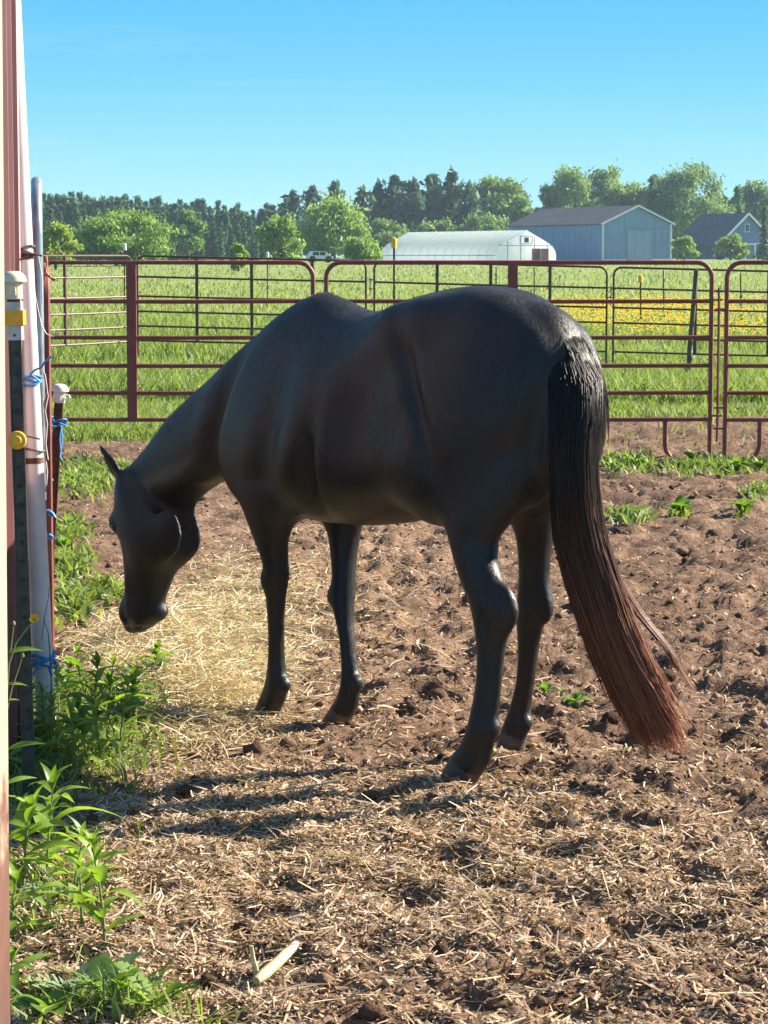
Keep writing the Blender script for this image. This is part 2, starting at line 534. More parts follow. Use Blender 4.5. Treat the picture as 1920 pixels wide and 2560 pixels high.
def make_clods():
    x, y = sample_ground(420, 4.9, 17)
    x = x + 0.25 * np.abs(x)
    n = len(x)
    th = np.array([(a, b) for b in (-0.9, -0.2, 0.5, 1.15) for a in np.linspace(0, 2 * math.pi, 8)[:-1]])
    D = np.stack([np.cos(th[:, 0]) * np.cos(th[:, 1]), np.sin(th[:, 0]) * np.cos(th[:, 1]), np.sin(th[:, 1])], 1)
    r = RG.lognormal(math.log(0.0145), 0.35, n).clip(0.008, 0.028) * (0.6 + 0.06 * y)
    V = D[None] * (1 + RG.normal(0, 0.13, (n, len(D), 1))) * np.array([1.2, 1.0, 0.75]) * r[:, None, None]
    V = V + np.stack([x, y, height(x, y) + 0.3 * r], 1)[:, None]
    q = []
    for i in range(3):
        for j in range(7):
            a, b = i * 7 + j, i * 7 + (j + 1) % 7
            q.append((a, b, b + 7, a + 7))
    V = np.concatenate([V, V[:, 21:28].mean(1, keepdims=True) + np.array([0, 0, 0.25]) * r[:, None, None]], 1)
    q = [t for a in q for t in ((a[0], a[1], a[2]), (a[0], a[2], a[3]))] + [(21 + j, 21 + (j + 1) % 7, 28) for j in range(7)]
    Qd = (np.arange(n)[:, None, None] * 29 + np.array(q)[None]).reshape(-1, 3)
    tone = RG.random((n, 1))
    cols = np.array([0.050, 0.029, 0.019]) * (1 - tone) + np.array([0.19, 0.118, 0.075]) * tone
    m = mat_attr('dung_and_clods', 0.95, spec=0.1)
    bump(m.node_tree, m.node_tree.nodes['Principled BSDF'], tex_noise(m.node_tree, 90, 4), 0.9, 0.01)
    me = np_mesh('dung_clods', V.reshape(-1, 3), Qd, m, True, np.repeat(cols, 29, 0))
    tag(link('dung_clods', me), 'dark clods and lumps of dung in the trodden earth', 'clods', kind='stuff')
make_clods()

def blades(x, y, z, hgt, wd, lean, cols, name, mat, label, cat='grass'):
    """upright blades, bent over at the tip"""
    n = len(x)
    a = RG.uniform(0, 2 * math.pi, n)
    fx, fy = np.cos(a), np.sin(a)
    b = RG.uniform(0, 2 * math.pi, n)
    lx, ly = np.cos(b) * lean * hgt, np.sin(b) * lean * hgt
    V = np.zeros((n, 5, 3))
    for i, (t, q, w) in enumerate(((0, -1, 1), (0, 1, 1), (0.55, -1, .85), (0.55, 1, .85), (1, 0, 0))):
        V[:, i, 0] = x + fx * q * wd / 2 * w + lx * t * t
        V[:, i, 1] = y + fy * q * wd / 2 * w + ly * t * t
        V[:, i, 2] = z + hgt * (t - 0.25 * np.minimum(lean, 1) * t * t)
    base = np.arange(n)[:, None, None] * 5
    T = (base + np.array([(0, 1, 3), (0, 3, 2), (2, 3, 4)])[None]).reshape(-1, 3)
    me = np_mesh(name, V.reshape(-1, 3), T, mat, False, np.repeat(cols, 5, 0))
    return tag(link(name, me), label, cat, kind='stuff')
M_GRASS = mat_attr('grass_blades', 0.55, 0.42, spec=0.35)
def grass_cols(n, dry=0.12):
    t = RG.random((n, 1))
    c = np.array([0.110, 0.165, 0.042]) * (1 - t) + np.array([0.265, 0.335, 0.100]) * t
    d = RG.random(n) < dry
    c[d] = np.array([0.28, 0.25, 0.11]) * RG.uniform(0.6, 1.1, (d.sum(), 1))
    return c
def make_grass():
    # short turf just behind the rails
    x, y = sample_ground(160000, 20.5, 34, 0.185)
    keep = RG.random(len(x)) < (1 - dirt_mask(x, y)) ** 1.5 + 0.012
    x, y = x[keep], y[keep]; n = len(x)
    h = RG.uniform(0.05, 0.15, n) * (0.6 + 0.9 * fbm(x * 0.8, y * 0.6, 41))
    blades(x, y, height(x, y), h, RG.uniform(0.008, 0.017, n), RG.uniform(0.2, 1.0, n), grass_cols(n, 0.08), 'short_grass', M_GRASS, 'short sunlit grass behind the red rails')
    # rank meadow grass, in belts
    x, y = sample_ground(140000, 26.5, 62, 0.185)
    belt = 0.35 + 0.9 * sstep(0.42, 0.6, fbm(x * 0.35, y * 0.35, 44)) + 0.8 * np.exp(-((y - 39.5) / 2.2) ** 2) + 0.7 * np.exp(-((y - 29.5 - 0.25 * x) / 1.6) ** 2) * sstep(0.5, 3, x)
    keep = (RG.random(len(x)) < belt * 0.75) & (RG.random(len(x)) > dirt_mask(x, y))
    x, y, belt = x[keep], y[keep], belt[keep]; n = len(x)
    h = RG.uniform(0.10, 0.30, n) * (0.55 + 0.65 * belt)
    blades(x, y, height(x, y), h, RG.uniform(0.012, 0.028, n), RG.uniform(0.15, 0.9, n), grass_cols(n, 0.10), 'meadow_grass', M_GRASS, 'long rank meadow grass between and behind the two fences')
    # far meadow
    x, y = sample_ground(42000, 58, 260, 0.18)
    n = len(x)
    blades(x, y, terrain(x, y), RG.uniform(0.06, 0.20, n) * (1 + y / 400), RG.uniform(0.018, 0.036, n) * (y / 60) ** 0.8, RG.uniform(0.2, 0.9, n), grass_cols(n, 0.25) * 1.1, 'far_grass', M_GRASS, 'pale meadow stretching away to the trees')
    # scattered weeds of the trodden paddock
    cx, cy = [], []
    for px, py, rx, ry, k in ((215, 1205, 70, 45, 1100), (180, 1075, 60, 18, 500), (500, 1100, 120, 12, 500), (320, 1180, 60, 12, 200), (170, 1330, 45, 30, 350),
                              (170, 1420, 45, 40, 500), (190, 1520, 50, 45, 420), (270, 1500, 40, 20, 120), (1560, 1165, 60, 22, 500),
                              (1790, 1175, 140, 20, 1300), (1895, 1240, 28, 14, 220), (1700, 1290, 22, 14, 160), (1575, 1305, 42, 18, 300), (1860, 1285, 14, 18, 70)):
        for _ in range(k):
            g = G(px + RG.normal(0, rx * .55), py + RG.normal(0, ry * .5))
            cx.append(g[0]); cy.append(g[1])
    x, y = np.array(cx), np.array(cy); n = len(x)
    blades(x, y, height(x, y), RG.uniform(0.03, 0.11, n), RG.uniform(0.010, 0.030, n), RG.uniform(0.3, 1.5, n), grass_cols(n, 0.04), 'low_weeds', M_GRASS, 'low green weeds and tufts in the trodden earth', 'weeds')
make_grass()

def make_buttercups():
    n = 14000
    x = RG.uniform(2.8, 16, n); y = RG.uniform(43, 96, n)
    keep = RG.random(n) < (0.22 + 0.95 * sstep(0.34, 0.62, fbm(x * 0.35, y * 0.16, 51))) * sstep(43, 54, y) * (1 - sstep(70, 96, y)) * sstep(0.055, 0.090, x / y + 0.02 * (fbm(x, y, 52) - 0.5))
    x, y = x[keep], y[keep]; n = len(x)
    z = height(x, y) + RG.uniform(0.30, 0.48, n)
    r = RG.uniform(0.020, 0.038, n) * (y / 55)
    a = RG.uniform(0, 6.28, n)
    V = np.zeros((n, 6, 3))
    for i in range(5):
        t = a + i * 2 * math.pi / 5
        V[:, i, 0] = x + np.cos(t) * r; V[:, i, 1] = y + np.sin(t) * r; V[:, i, 2] = z + 0.45 * r
    V[:, 5] = np.stack([x, y, z - 0.35 * r], 1)
    T = (np.arange(n)[:, None, None] * 6 + np.array([(5, 0, 1), (5, 1, 2), (5, 2, 3), (5, 3, 4), (5, 4, 0)])[None]).reshape(-1, 3)
    m, nt, b = new_mat('buttercup_petals')
    b.inputs['Base Color'].default_value = (0.74, 0.52, 0.04, 1)
    b.inputs['Roughness'].default_value = 0.4
    rgb = nt.nodes.new('ShaderNodeRGB'); rgb.outputs[0].default_value = (0.74, 0.52, 0.04, 1)
    add_transl(nt, b, rgb.outputs[0], 0.4, (1.1, 1.0, 0.6))
    tag(link('buttercups', np_mesh('buttercups', V.reshape(-1, 3), T, m)), 'drift of yellow buttercups in the meadow on the right', 'flowers', kind='stuff')
make_buttercups()
# ---------------------------------------------------------------- corral panels
M_RED = mat_noise('red_brown_paint', (0.165, 0.038, 0.031), (0.235, 0.064, 0.050), 9, 0.45, 0.15, 0.001)
M_RED2 = mat_noise('old_red_paint', (0.07, 0.026, 0.018), (0.13, 0.06, 0.04), 14, 0.55, 0.2, 0.001)
RAILZ = [1.52, 1.225, 0.948, 0.732, 0.523, 0.317]
def arc(c, r, a0, a1, n, ex, ez):
    return [tuple(np.asarray(c) + r * (math.cos(a) * np.asarray(ex) + math.sin(a) * np.asarray(ez))) for a in np.linspace(a0, a1, n)]
def corral_panel(A, B, label, group, mat, stays=(0.5,), stay_w=0.075, foot_a=True, foot_b=True, corner_a=True, corner_b=True, pins=(), jx=0.345, r=0.0175, rail_z=RAILZ, scale=1.0):
    """A, B: ground points of the two ends"""
    A, B = np.asarray(A, float), np.asarray(B, float)
    t = B - A
    L = np.linalg.norm(t); t = t / L
    up = np.array([0, 0, 1.0])
    rz = [z * scale for z in rail_z]
    root = empty('corral_panel', A, label, 'fence panel', group)
    cr = 0.115 * scale
    o = np.zeros(3)
    pts = [o, up * 0.3]
    if corner_a:
        pts += arc(up * (rz[0] - cr) + t * cr, cr, math.pi, math.pi / 2, 7, t, up)
    else:
        pts += [up * rz[0]]
    if corner_b:
        pts += arc(t * (L - cr) + up * (rz[0] - cr), cr, math.pi / 2, 0, 7, t, up)
    else:
        pts += [t * L + up * rz[0]]
    pts += [t * L + up * 0.3, t * L]
    MB().tube(pts, r, 8).build('frame', mat, root, True)
    for z in rz[1:]:
        MB().tube([t * 0.004 + up * z, t * (L * .5) + up * (z - 0.004), t * (L - 0.004) + up * z], r * 0.94, 8).build('rail', mat, root, True)
    nrm = np.cross(t, up)
    for s in stays:
        mb = MB()
        c = t * (L * s)
        mb.obox(c + up * (rz[-1] - r), c + up * (rz[0] + r * 0.4), stay_w, 2.55 * r, up=tuple(nrm))
        mb.build('stay', mat, root)
    for has, e, s in ((foot_a, o, 1), (foot_b, t * L, -1)):
        if has:
            p = [e + t * s * jx + up * rz[-1], e + t * s * jx + up * 0.13]
            p += arc(e + t * s * (jx - 0.15) + up * 0.13, 0.15, 0, -math.pi * 0.47, 8, t * s, up)[1:]
            p = [q if q[2] > 0.004 else (q[0], q[1], 0.004) for q in map(tuple, p)]
            MB().tube(p, r, 8).build('foot', mat, root, True)
    for (end, zs, dirn) in pins:
        e = o if end == 'a' else t * L
        for z in zs:
            mb = MB()
            mb.obox(e + up * z, e + t * dirn * 0.085 + up * z, 0.035, 0.014)
            mb.build('hinge_lug', mat, root)
        mb = MB().tube([e + t * dirn * 0.062 + up * (min(zs) - 0.10), e + t * dirn * 0.062 + up * (max(zs) + 0.03)], 0.008, 6)
        mb.build('hinge_pin', mat, root, True)
    return root
def gp(px, d):
    x = (px - 960) / FPX * d
    return np.array([x, d, float(terrain(x, d))])
D1 = 19.4
GRP1 = 'corral panels of the near fence'
corral_panel(gp(112, D1), gp(783, D1), 'red-brown tube panel of the near fence behind the head and neck of the horse', GRP1, M_RED,
             stays=(0.326,), foot_a=False, foot_b=False, corner_a=False)
corral_panel(gp(816, D1), gp(1776, D1), 'red-brown tube panel of the near fence standing behind the rump of the horse', GRP1, M_RED,
             stays=(0.484,), foot_a=False, pins=(('b', (1.235, 0.345), 1),))
corral_panel(gp(1814, D1 - .05), gp(2770, D1 + .1), 'red-brown tube panel of the near fence cut off by the right edge', GRP1, M_RED,
             stays=(0.5,), foot_b=False, jx=0.268, pins=(('a', (1.30, 1.165, 0.41, 0.25), -1),))
D2 = 37.4
GRP2 = 'corral panels of the far fence'
corral_panel(gp(98, 34.9), gp(330, 36.9), 'sunlit far panel set at an angle beyond the white capped stake', GRP2, M_RED2, stays=(0.28,), stay_w=0.03, foot_a=False, foot_b=False, corner_a=False, r=0.0165, scale=1.035)
corral_panel(gp(346, D2), gp(915, D2), 'dark far panel seen between the withers and the angled far panel', GRP2, M_RED2, stays=(0.26, 0.50, 0.765), stay_w=0.045, foot_a=False, foot_b=False, r=0.0165, scale=1.035)
corral_panel(gp(936, D2), gp(1515, D2), 'dark far panel seen through the rails right above the croup', GRP2, M_RED2, stays=(0.27, 0.50, 0.755), stay_w=0.045, foot_a=False, foot_b=False, r=0.0165, scale=1.035, pins=(('a', (1.30, 1.165), -1), ('b', (1.27, 1.13), 1)))
corral_panel(gp(1532, D2), gp(2105, D2), 'dark far panel before the buttercups at the right edge', GRP2, M_RED2, stays=(0.355, 0.675), stay_w=0.05, foot_a=False, foot_b=False, r=0.0165, scale=1.035)
# the panel that runs away from the white pipe, seen edge on
corral_panel(np.array([-1.305, 9.75, 0]), np.array([-1.80, 13.4, 0]), 'dark red panel seen edge on just behind the white pipe', 'corral panels along the barn', M_RED, stays=(0.5,), foot_a=False, foot_b=False, scale=1.0)

# ---------------------------------------------------------------- posts
M_GREENSTEEL = mat_noise('dark_green_steel', (0.026, 0.027, 0.018), (0.070, 0.066, 0.048), 30, 0.5, 0.2, 0.001)
M_RUST = mat_noise('rusty_steel', (0.065, 0.024, 0.014), (0.17, 0.075, 0.042), 26, 0.85, 0.4, 0.0015)
M_GALV = mat_noise('galvanised_tube', (0.34, 0.36, 0.38), (0.52, 0.53, 0.55), 14, 0.34, 0.1, 0.001, metallic=0.75)
M_CAPW = mat_noise('cream_plastic', (0.68, 0.56, 0.36), (0.76, 0.65, 0.45), 8, 0.45)
M_CAPW2 = mat_noise('white_plastic', (0.66, 0.64, 0.58), (0.76, 0.74, 0.68), 8, 0.45)
M_YEL = mat_noise('yellow_plastic', (0.80, 0.38, 0.015), (0.88, 0.46, 0.03), 10, 0.4)
M_SLEEVE = mat_noise('white_washed_steel', (0.45, 0.43, 0.38), (0.62, 0.60, 0.54), 30, 0.6)
def axis_frame(o, top, base):
    """turn an object so that its z runs from base to top"""
    d = Vector(tuple(top)) - Vector(tuple(base))
    o.rotation_euler = d.to_track_quat('Z', 'Y').to_euler()
def t_post(base, top, label, mat, group=None, studs=True, stud_r=0.0058, pale=0.0):
    base, top = np.asarray(base, float), np.asarray(top, float)
    H = float(np.linalg.norm(top - base))
    root = empty('fence_stake', base, label, 'fence post', group)
    d = Vector(tuple(top - base)).normalized()
    root.rotation_euler = d.to_track_quat('Z', 'Y').to_euler()
    # to_track_quat leaves a twist about z: undo it so the studded face looks to the viewer
    root.rotation_euler.rotate_axis('Z', -root.rotation_euler.z)
    mb = MB()
    mb.box(-0.018, 0.018, -0.003, 0.003, -0.25, H)
    mb.box(-0.0035, 0.0035, 0.0031, 0.034, -0.25, H - 0.001)
    mb.box(-0.0185, -0.0145, -0.0065, -0.0031, -0.25, H - 0.002)
    mb.box(0.0145, 0.0185, -0.0065, -0.0031, -0.25, H - 0.002)
    mb.build('shaft', mat, root)
    if studs:
        me = MB().lathe([(0.0062, 0), (0.0055, 0.004), (0.003, 0.0065)], n=8).mesh('stud', mat, True)
        z = 0.05
        while z < H - 0.02:
            s = link('stud', me, root, (0, -0.0032, z))
            s.rotation_euler = (math.pi / 2, 0, 0)
            z += 0.054
    return root, H
def dome_cap(root, H, mat, s=1.0, hook=True):
    mb = MB()
    mb.lathe([(0.001, 0.058), (0.020, 0.0565), (0.034, 0.049), (0.043, 0.036), (0.047, 0.022), (0.0455, 0.0195), (0.030, 0.020)], (0, 0.005, H - 0.02), 20)
    for i in range(len(mb.v)):
        x, y, z = mb.v[i]
        mb.v[i] = (x * s, (y - 0.005) * s + 0.005, H + (z - H) * s)
    # skirt
    sk = MB()
    sk.lathe([(0.029, -0.060), (0.031, -0.058), (0.031, 0.001), (0.026, 0.0025)], (0, 0.005, H), 18)
    sk.box(-0.012, 0.012, -0.034, -0.0262, H - 0.045, H - 0.012)
    sk.box(-0.010, 0.010, -0.036, -0.0342, H - 0.030, H - 0.026)
    for i in range(len(sk.v)):
        x, y, z = sk.v[i]
        sk.v[i] = (x * s, (y - 0.005) * s + 0.005, H + (z - H) * s)
    c = mb.build('cap', mat, root, True)
    sk.build('cap_skirt', mat, c, True)
    if hook:
        hk = MB().tube([(0.030 * s, 0, H - 0.012), (0.050 * s, -0.002, H - 0.014), (0.056 * s, -0.002, H - 0.024), (0.046 * s, -0.002, H - 0.030), (0.030 * s, 0, H - 0.028)], 0.0045 * s, 6)
        hk.build('wire_hook', mat, c, True)
# near stake with cream cap and yellow insulators
b0 = G(75, 2000); t0 = P(33, 705, b0[1])
root, H = t_post(b0, t0, 'dark green steel stake with cream cap and yellow insulators beside the white pipe', M_GREENSTEEL)
dome_cap(root, H, M_CAPW, 0.82, hook=False)
MB().box(-0.0205, 0.0205, -0.0085, 0.0375, H - 0.165, H - 0.056).build('insulating_sleeve', M_SLEEVE, root)
mb = MB(); mb.box(-0.027, 0.027, -0.016, 0.040, H - 0.122, H - 0.080); mb.box(-0.012, 0.012, -0.0235, -0.0162, H - 0.112, H - 0.090)
mb.build('square_insulator', M_YEL, root)
zr = (CAMH - (1098 - 640) * b0[1] / FPX)
mb = MB().lathe([(0.004, 0.014), (0.018, 0.013), (0.0255, 0.009), (0.0265, 0.002), (0.0265, -0.006), (0.024, -0.012)], n=22)
o = mb.build('round_insulator', M_YEL, root, True, (0.0, -0.022, zr))
o.rotation_euler = (math.pi / 2, 0, 0)
mb = MB().lathe([(0.003, 0.004), (0.013, 0.0035), (0.0145, 0.0)], n=16)
mb.build('disc_boss', M_YEL, o, True, (0, 0, 0.0142))
# rusty stake with white cap further back
b1 = np.array([(104 - 960) / FPX * 10.4, 10.4, 0]); t1 = P(149, 978, 10.4)
root, H = t_post(b1, t1, 'rusty brown leaning steel stake with a white dome cap', M_RUST)
dome_cap(root, H, M_CAPW2, 0.80)
# stakes of the wire fences out in the meadow
for px, d, ytop, cap, lab in ((985, 47, 600, 'y', 'thin stake with a yellow cap in front of the white greenhouse'),
                              (1601, 60, 692, 'y', 'thin stake with a yellow insulator left of the leaning dark post'),
                              (312, 70, 613, 'w', 'thin stake with a pale cap before the large round shrub'),
                              (669, 85, 633, 'w', 'thin stake with a pale cap left of the tall narrow willow'),
                              (1240, 70, 668, None, 'bare thin stake in the meadow below the greenhouse end'),
                              (1335, 80, 668, None, 'bare thin stake in the meadow below the greenhouse door'),
                              (1658, 75, 676, None, 'bare thin stake in the meadow below the blue barn'),
                              (1851, 72, 684, None, 'bare thin stake in the meadow below the blue house')):
    x = (px - 960) / FPX * d
    zb = float(terrain(x, d))
    top = P(px, ytop, d)
    root, H = t_post((x, d, zb), top, lab, M_GREENSTEEL, 'wire fence stakes in the meadow', studs=False)
    if cap:
        m = M_YEL if cap == 'y' else M_CAPW2
        MB().lathe([(0.05, -0.14), (0.055, -0.03), (0.045, 0.03), (0.015, 0.05)], (0, 0, H), 10).build('cap', m, root, True)
# leaning dark post of the far fence
M_TIMBER = mat_noise('weathered_timber', (0.075, 0.052, 0.045), (0.13, 0.095, 0.08), 10, 0.8, 0.3, 0.003)
pb, pt = P(1724, 880, 37.1), P(1741, 676, 37.1)
root = empty('timber_post', pb, 'dark leaning timber post by the buttercups in the far fence', 'fence post')
MB().tube([(0, 0, -0.3), (0, 0, 0.02), tuple((pt - pb) * .5), tuple(pt - pb)], [0.040, 0.038, 0.036, 0.035], 10).build('shaft', M_TIMBER, root, True)
MB().lathe([(0.034, 0.0), (0.037, 0.004), (0.024, 0.010)], tuple(pt - pb), 10).build('weathered_top', M_TIMBER, root, True)

# ---------------------------------------------------------------- barn edge, white pipe, galvanised gate
M_BARNRED = mat_noise('red_steel_siding', (0.125, 0.042, 0.038), (0.16, 0.054, 0.048), 3, 0.6)
M_TRIMPINK = mat_noise('faded_red_trim', (0.44, 0.27, 0.25), (0.52, 0.33, 0.31), 4, 0.5)
def rusty_paint():
    m, nt, b = new_mat('cream_paint_rusting_at_the_foot')
    tc = nt.nodes.new('ShaderNodeTexCoord')
    sp = nt.nodes.new('ShaderNodeSeparateXYZ'); nt.links.new(tc.outputs['Object'], sp.inputs[0])
    n = tex_noise(nt, 18, 6, 0.7)
    ad = N(nt, 'ShaderNodeMath', _operation='MULTIPLY_ADD'); ad.inputs[1].default_value = 0.55
    nt.links.new(n, ad.inputs[0]); nt.links.new(sp.outputs['Z'], ad.inputs[2])
    c = ramp(nt, ad.outputs[0], [(0.40, (0.050, 0.022, 0.016)), (0.70, (0.135, 0.062, 0.040)), (0.78, (0.36, 0.30, 0.205))])
    r = [x for x in nt.nodes if x.type == 'VALTORGB'][-1]
    mr = N(nt, 'ShaderNodeMapRange'); mr.inputs['From Min'].default_value = 0.0; mr.inputs['From Max'].default_value = 1.55
    nt.links.new(ad.outputs[0], mr.inputs['Value'])
    nt.links.new(mr.outputs[0], r.inputs[0])
    nt.links.new(c, b.inputs['Base Color'])
    b.inputs['Roughness'].default_value = 0.6
    return m
M_JAMB = rusty_paint()
barn = empty('red_barn', (0, 0, 0), 'red steel barn wall with pale door jamb along the left edge', 'barn')
e0, e1 = P(5, 0, 3.25), P(26, 2560, 3.25)
def edge_x(z):
    return e0[0] + (e1[0] - e0[0]) * (e0[2] - z) / (e0[2] - e1[2])
q = [(edge_x(z) - o, y, z) for z in (0.0, 3.0) for (o, y) in ((0, 2.75), (0, 3.25), (0.12, 3.25), (0.12, 2.75))]
MB().add(q, [(3, 2, 1, 0), (4, 5, 6, 7), (0, 1, 5, 4), (1, 2, 6, 5), (2, 3, 7, 6), (3, 0, 4, 7)]).build('door_jamb', M_JAMB, barn)
# ribbed siding from the door opening to the corner
W0, W1 = np.array([(8 - 960) / FPX * 7.5, 7.5]), np.array([(37 - 960) / FPX * 8.05, 8.05])
t = (W1 - W0); Lw = np.linalg.norm(t); t = t / Lw; nrm = np.array([t[1], -t[0]])
prof = []
s = 0.0
while s < Lw - 0.12:
    prof += [(s, 0), (s + 0.075, 0), (s + 0.09, 0.019), (s + 0.115, 0.019), (s + 0.13, 0)]
    s += 0.229
prof.append((Lw - 0.06, 0))
def siding(name, pr, mat):
    mb = MB()
    vs = []
    for (s, o) in pr:
        p = W0 + t * s + nrm * o
        vs += [(p[0], p[1], -0.02), (p[0], p[1], 3.05)]
    for (s, o) in pr:
        p = W0 + t * s + nrm * (o - 0.03)
        vs += [(p[0], p[1], -0.02), (p[0], p[1], 3.05)]
    k = len(pr)
    fs = [(2 * i, 2 * i + 2, 2 * i + 3, 2 * i + 1) for i in range(k - 1)]
    fs += [(2 * k + 2 * i + 2, 2 * k + 2 * i, 2 * k + 2 * i + 1, 2 * k + 2 * i + 3) for i in range(k - 1)]
    fs += [(0, 1, 2 * k + 1, 2 * k), (2 * k - 1, 2 * k - 2, 4 * k - 2, 4 * k - 1)]
    return mb.add(vs, fs).build(name, mat, barn)
siding('siding', prof, M_BARNRED)
c0 = W1
mb = MB()
for (sa, sb, oa, ob) in ((-0.055, 0.02, 0.004, 0.024),):
    q = [W1 + t * sa + nrm * oa, W1 + t * sb + nrm * oa, W1 + t * sb + nrm * ob, W1 + t * sa + nrm * ob]
    mb.add([(p[0], p[1], z) for z in (-0.02, 3.05) for p in q], [(3, 2, 1, 0), (4, 5, 6, 7), (0, 1, 5, 4), (1, 2, 6, 5), (2, 3, 7, 6), (3, 0, 4, 7)])
mb.build('corner_trim', M_TRIMPINK, barn)
MB().add([(W1[0], W1[1] + 0.018, -0.02), (W1[0] - 4, W1[1] + 0.4, -0.02), (W1[0] - 4, W1[1] + 0.4, 3.05), (W1[0], W1[1] + 0.018, 3.05),
          (W1[0], W1[1] - 0.02, -0.02), (W1[0] - 4, W1[1] + 0.36, -0.02), (W1[0] - 4, W1[1] + 0.36, 3.05), (W1[0], W1[1] - 0.02, 3.05)],
         [(0, 1, 2, 3), (7, 6, 5, 4), (0, 3, 7, 4), (1, 5, 6, 2), (3, 2, 6, 7), (0, 4, 5, 1)]).build('end_wall', M_BARNRED, barn)
M_ROOF = mat_noise('grey_steel_roof', (0.22, 0.22, 0.23), (0.30, 0.30, 0.31), 4, 0.5)
mb = MB(); mb.add([(-1.0, 7.45, 3.06), (-1.05, 8.3, 3.06), (-5.5, 8.6, 4.9), (-5.5, 7.75, 4.9), (-1.0, 7.45, 3.12), (-1.05, 8.3, 3.12), (-5.5, 8.6, 4.96), (-5.5, 7.75, 4.96)],
         [(0, 3, 2, 1), (4, 5, 6, 7), (0, 1, 5, 4), (1, 2, 6, 5), (2, 3, 7, 6), (3, 0, 4, 7)])
mb.build('roof', M_ROOF, barn)

M_PVC = mat_noise('white_pvc', (0.60, 0.56, 0.53), (0.76, 0.73, 0.70), 5, 0.42)
def leaning_tube(name, label, cat, l, r, d, ytop, ybot, mat, part):
    """l, r: (x at top, x at bottom) of left and right photo edges"""
    xb, xt = (l[1] + r[1]) / 2, (l[0] + r[0]) / 2
    b = G(xb, ybot); d = b[1]
    tp = P(xt, ytop, d)
    rad = ((r[1] - l[1]) / 2 + (r[0] - l[0]) / 2) / 2 * d / FPX
    root = empty(name, b, label, cat)
    v = tp - b
    MB().tube([-(v) * 0.02, v * 0.3, v * 0.6, v * 1.0], rad, 20).build(part, mat, root, True)
    return root, b, tp, rad
pipe, pb_, pt_, prad = leaning_tube('white_pipe', 'thick white plastic pipe leaning against the barn corner', 'pipe', (4, 90), (49, 146), 0, 0, 1850, M_PVC, 'pipe_tube')
v = pt_ - pb_
for k in (0.385, 0.66):
    MB().tube([v * (k - 0.004), v * (k + 0.004)], prad + 0.0012, 20).build('scored_ring', M_RUST, pipe, True)
MB().tube([v * 1.0, v * 1.02], [prad * 1.15, prad * 1.15], 20).build('pipe_socket', M_PVC, pipe, True)
# galvanised gate, edge on behind the pipe
g0 = np.array([(98 - 960) / FPX * 8.75, 8.75, 0.0])
gt = np.array([-0.139, 1.0, 0]); gt = gt / np.linalg.norm(gt)
gate = empty('tube_gate', g0, 'tall galvanised tube gate seen edge on beside the white pipe', 'gate')
GH, GL, gr = 1.83, 2.0, 0.0195
up = np.array([0, 0, 1.0])
pts = [up * 0.12] + arc(up * (GH - 0.2) + gt * 0.2, 0.2, math.pi, math.pi / 2, 7, gt, up) + arc(gt * (GL - 0.2) + up * (GH - 0.2), 0.2, math.pi / 2, 0, 7, gt, up) + [gt * GL + up * 0.12]
MB().tube(pts, gr, 10).build('frame', M_GALV, gate, True)
for z in (0.14, 0.42, 0.70, 0.98, 1.28, 1.56):
    MB().tube([up * z, gt * GL + up * z], gr * 0.8, 8).build('rail', M_GALV, gate, True)
MB().tube([gt * GL * .5 + up * .14, gt * GL * .5 + up * (GH - 0.03)], gr * 0.7, 8).build('brace', M_GALV, gate, True)
MB().tube([np.array([-0.045, -0.03, 0]), np.array([-0.045, -0.03, 1.0])], 0.02, 10).build('hinge_post', M_GALV, gate, True)

# twine and wire
M_TWINE = mat_noise('blue_twine', (0.03, 0.20, 0.52), (0.06, 0.32, 0.70), 30, 0.6)
M_WIRE = mat_noise('pale_wire', (0.40, 0.36, 0.32), (0.58, 0.54, 0.50), 20, 0.5)
M_DARKWIRE = mat_noise('dark_wire', (0.05, 0.035, 0.03), (0.12, 0.08, 0.06), 20, 0.6)
M_STRING = mat_noise('frayed_orange_string', (0.42, 0.14, 0.07), (0.55, 0.26, 0.14), 20, 0.8)
rw = random.Random(3)
def coil(c, axis, rad, turns, rise, wob=0.006, n=26):
    ax = Vector(tuple(axis)).normalized()
    u = ax.orthogonal().normalized(); w = ax.cross(u)
    out = []
    for i in range(int(n * turns) + 1):
        a = 2 * math.pi * i / n
        k = rise * i / (n * turns)
        p = Vector(tuple(c)) + (u * math.cos(a) + w * math.sin(a)) * (rad + rw.uniform(0, wob) * 0.5) + ax * (k + wob * math.sin(a * 1.7 + c[2] * 9))
        out.append(tuple(p))
    return out
def twine(name, label, paths, mat, r, cat='twine'):
    root = empty(name, paths[0][0], label, cat)
    b = np.array(paths[0][0])
    for i, p in enumerate(paths):
        MB().tube([tuple(np.array(q) - b) for q in p], r, 5).build('loop' if i == 0 else 'loose_end', mat, root, True)
    return root
ax_ = pt_ - pb_
DP = pb_[1]
def on_pipe(py):
    k = (CAMH - (py - 640) * pb_[1] / FPX) / pt_[2]
    return pb_ + ax_ * k
def px3(lst, d):
    return [tuple(P(a, b, d)) for a, b in lst]
c = on_pipe(1672)
twine('baling_twine', 'blue twine wound round the foot of the white pipe', [coil(c, ax_, prad + 0.004, 4.5, 0.045, 0.010), px3([(88, 1668), (100, 1655), (120, 1648), (138, 1652)], DP - 0.09), px3([(84, 1690), (96, 1668), (92, 1650)], DP - 0.09), px3([(130, 1690), (122, 1672), (136, 1648)], DP - 0.09)], M_TWINE, 0.0042)
c = on_pipe(962)
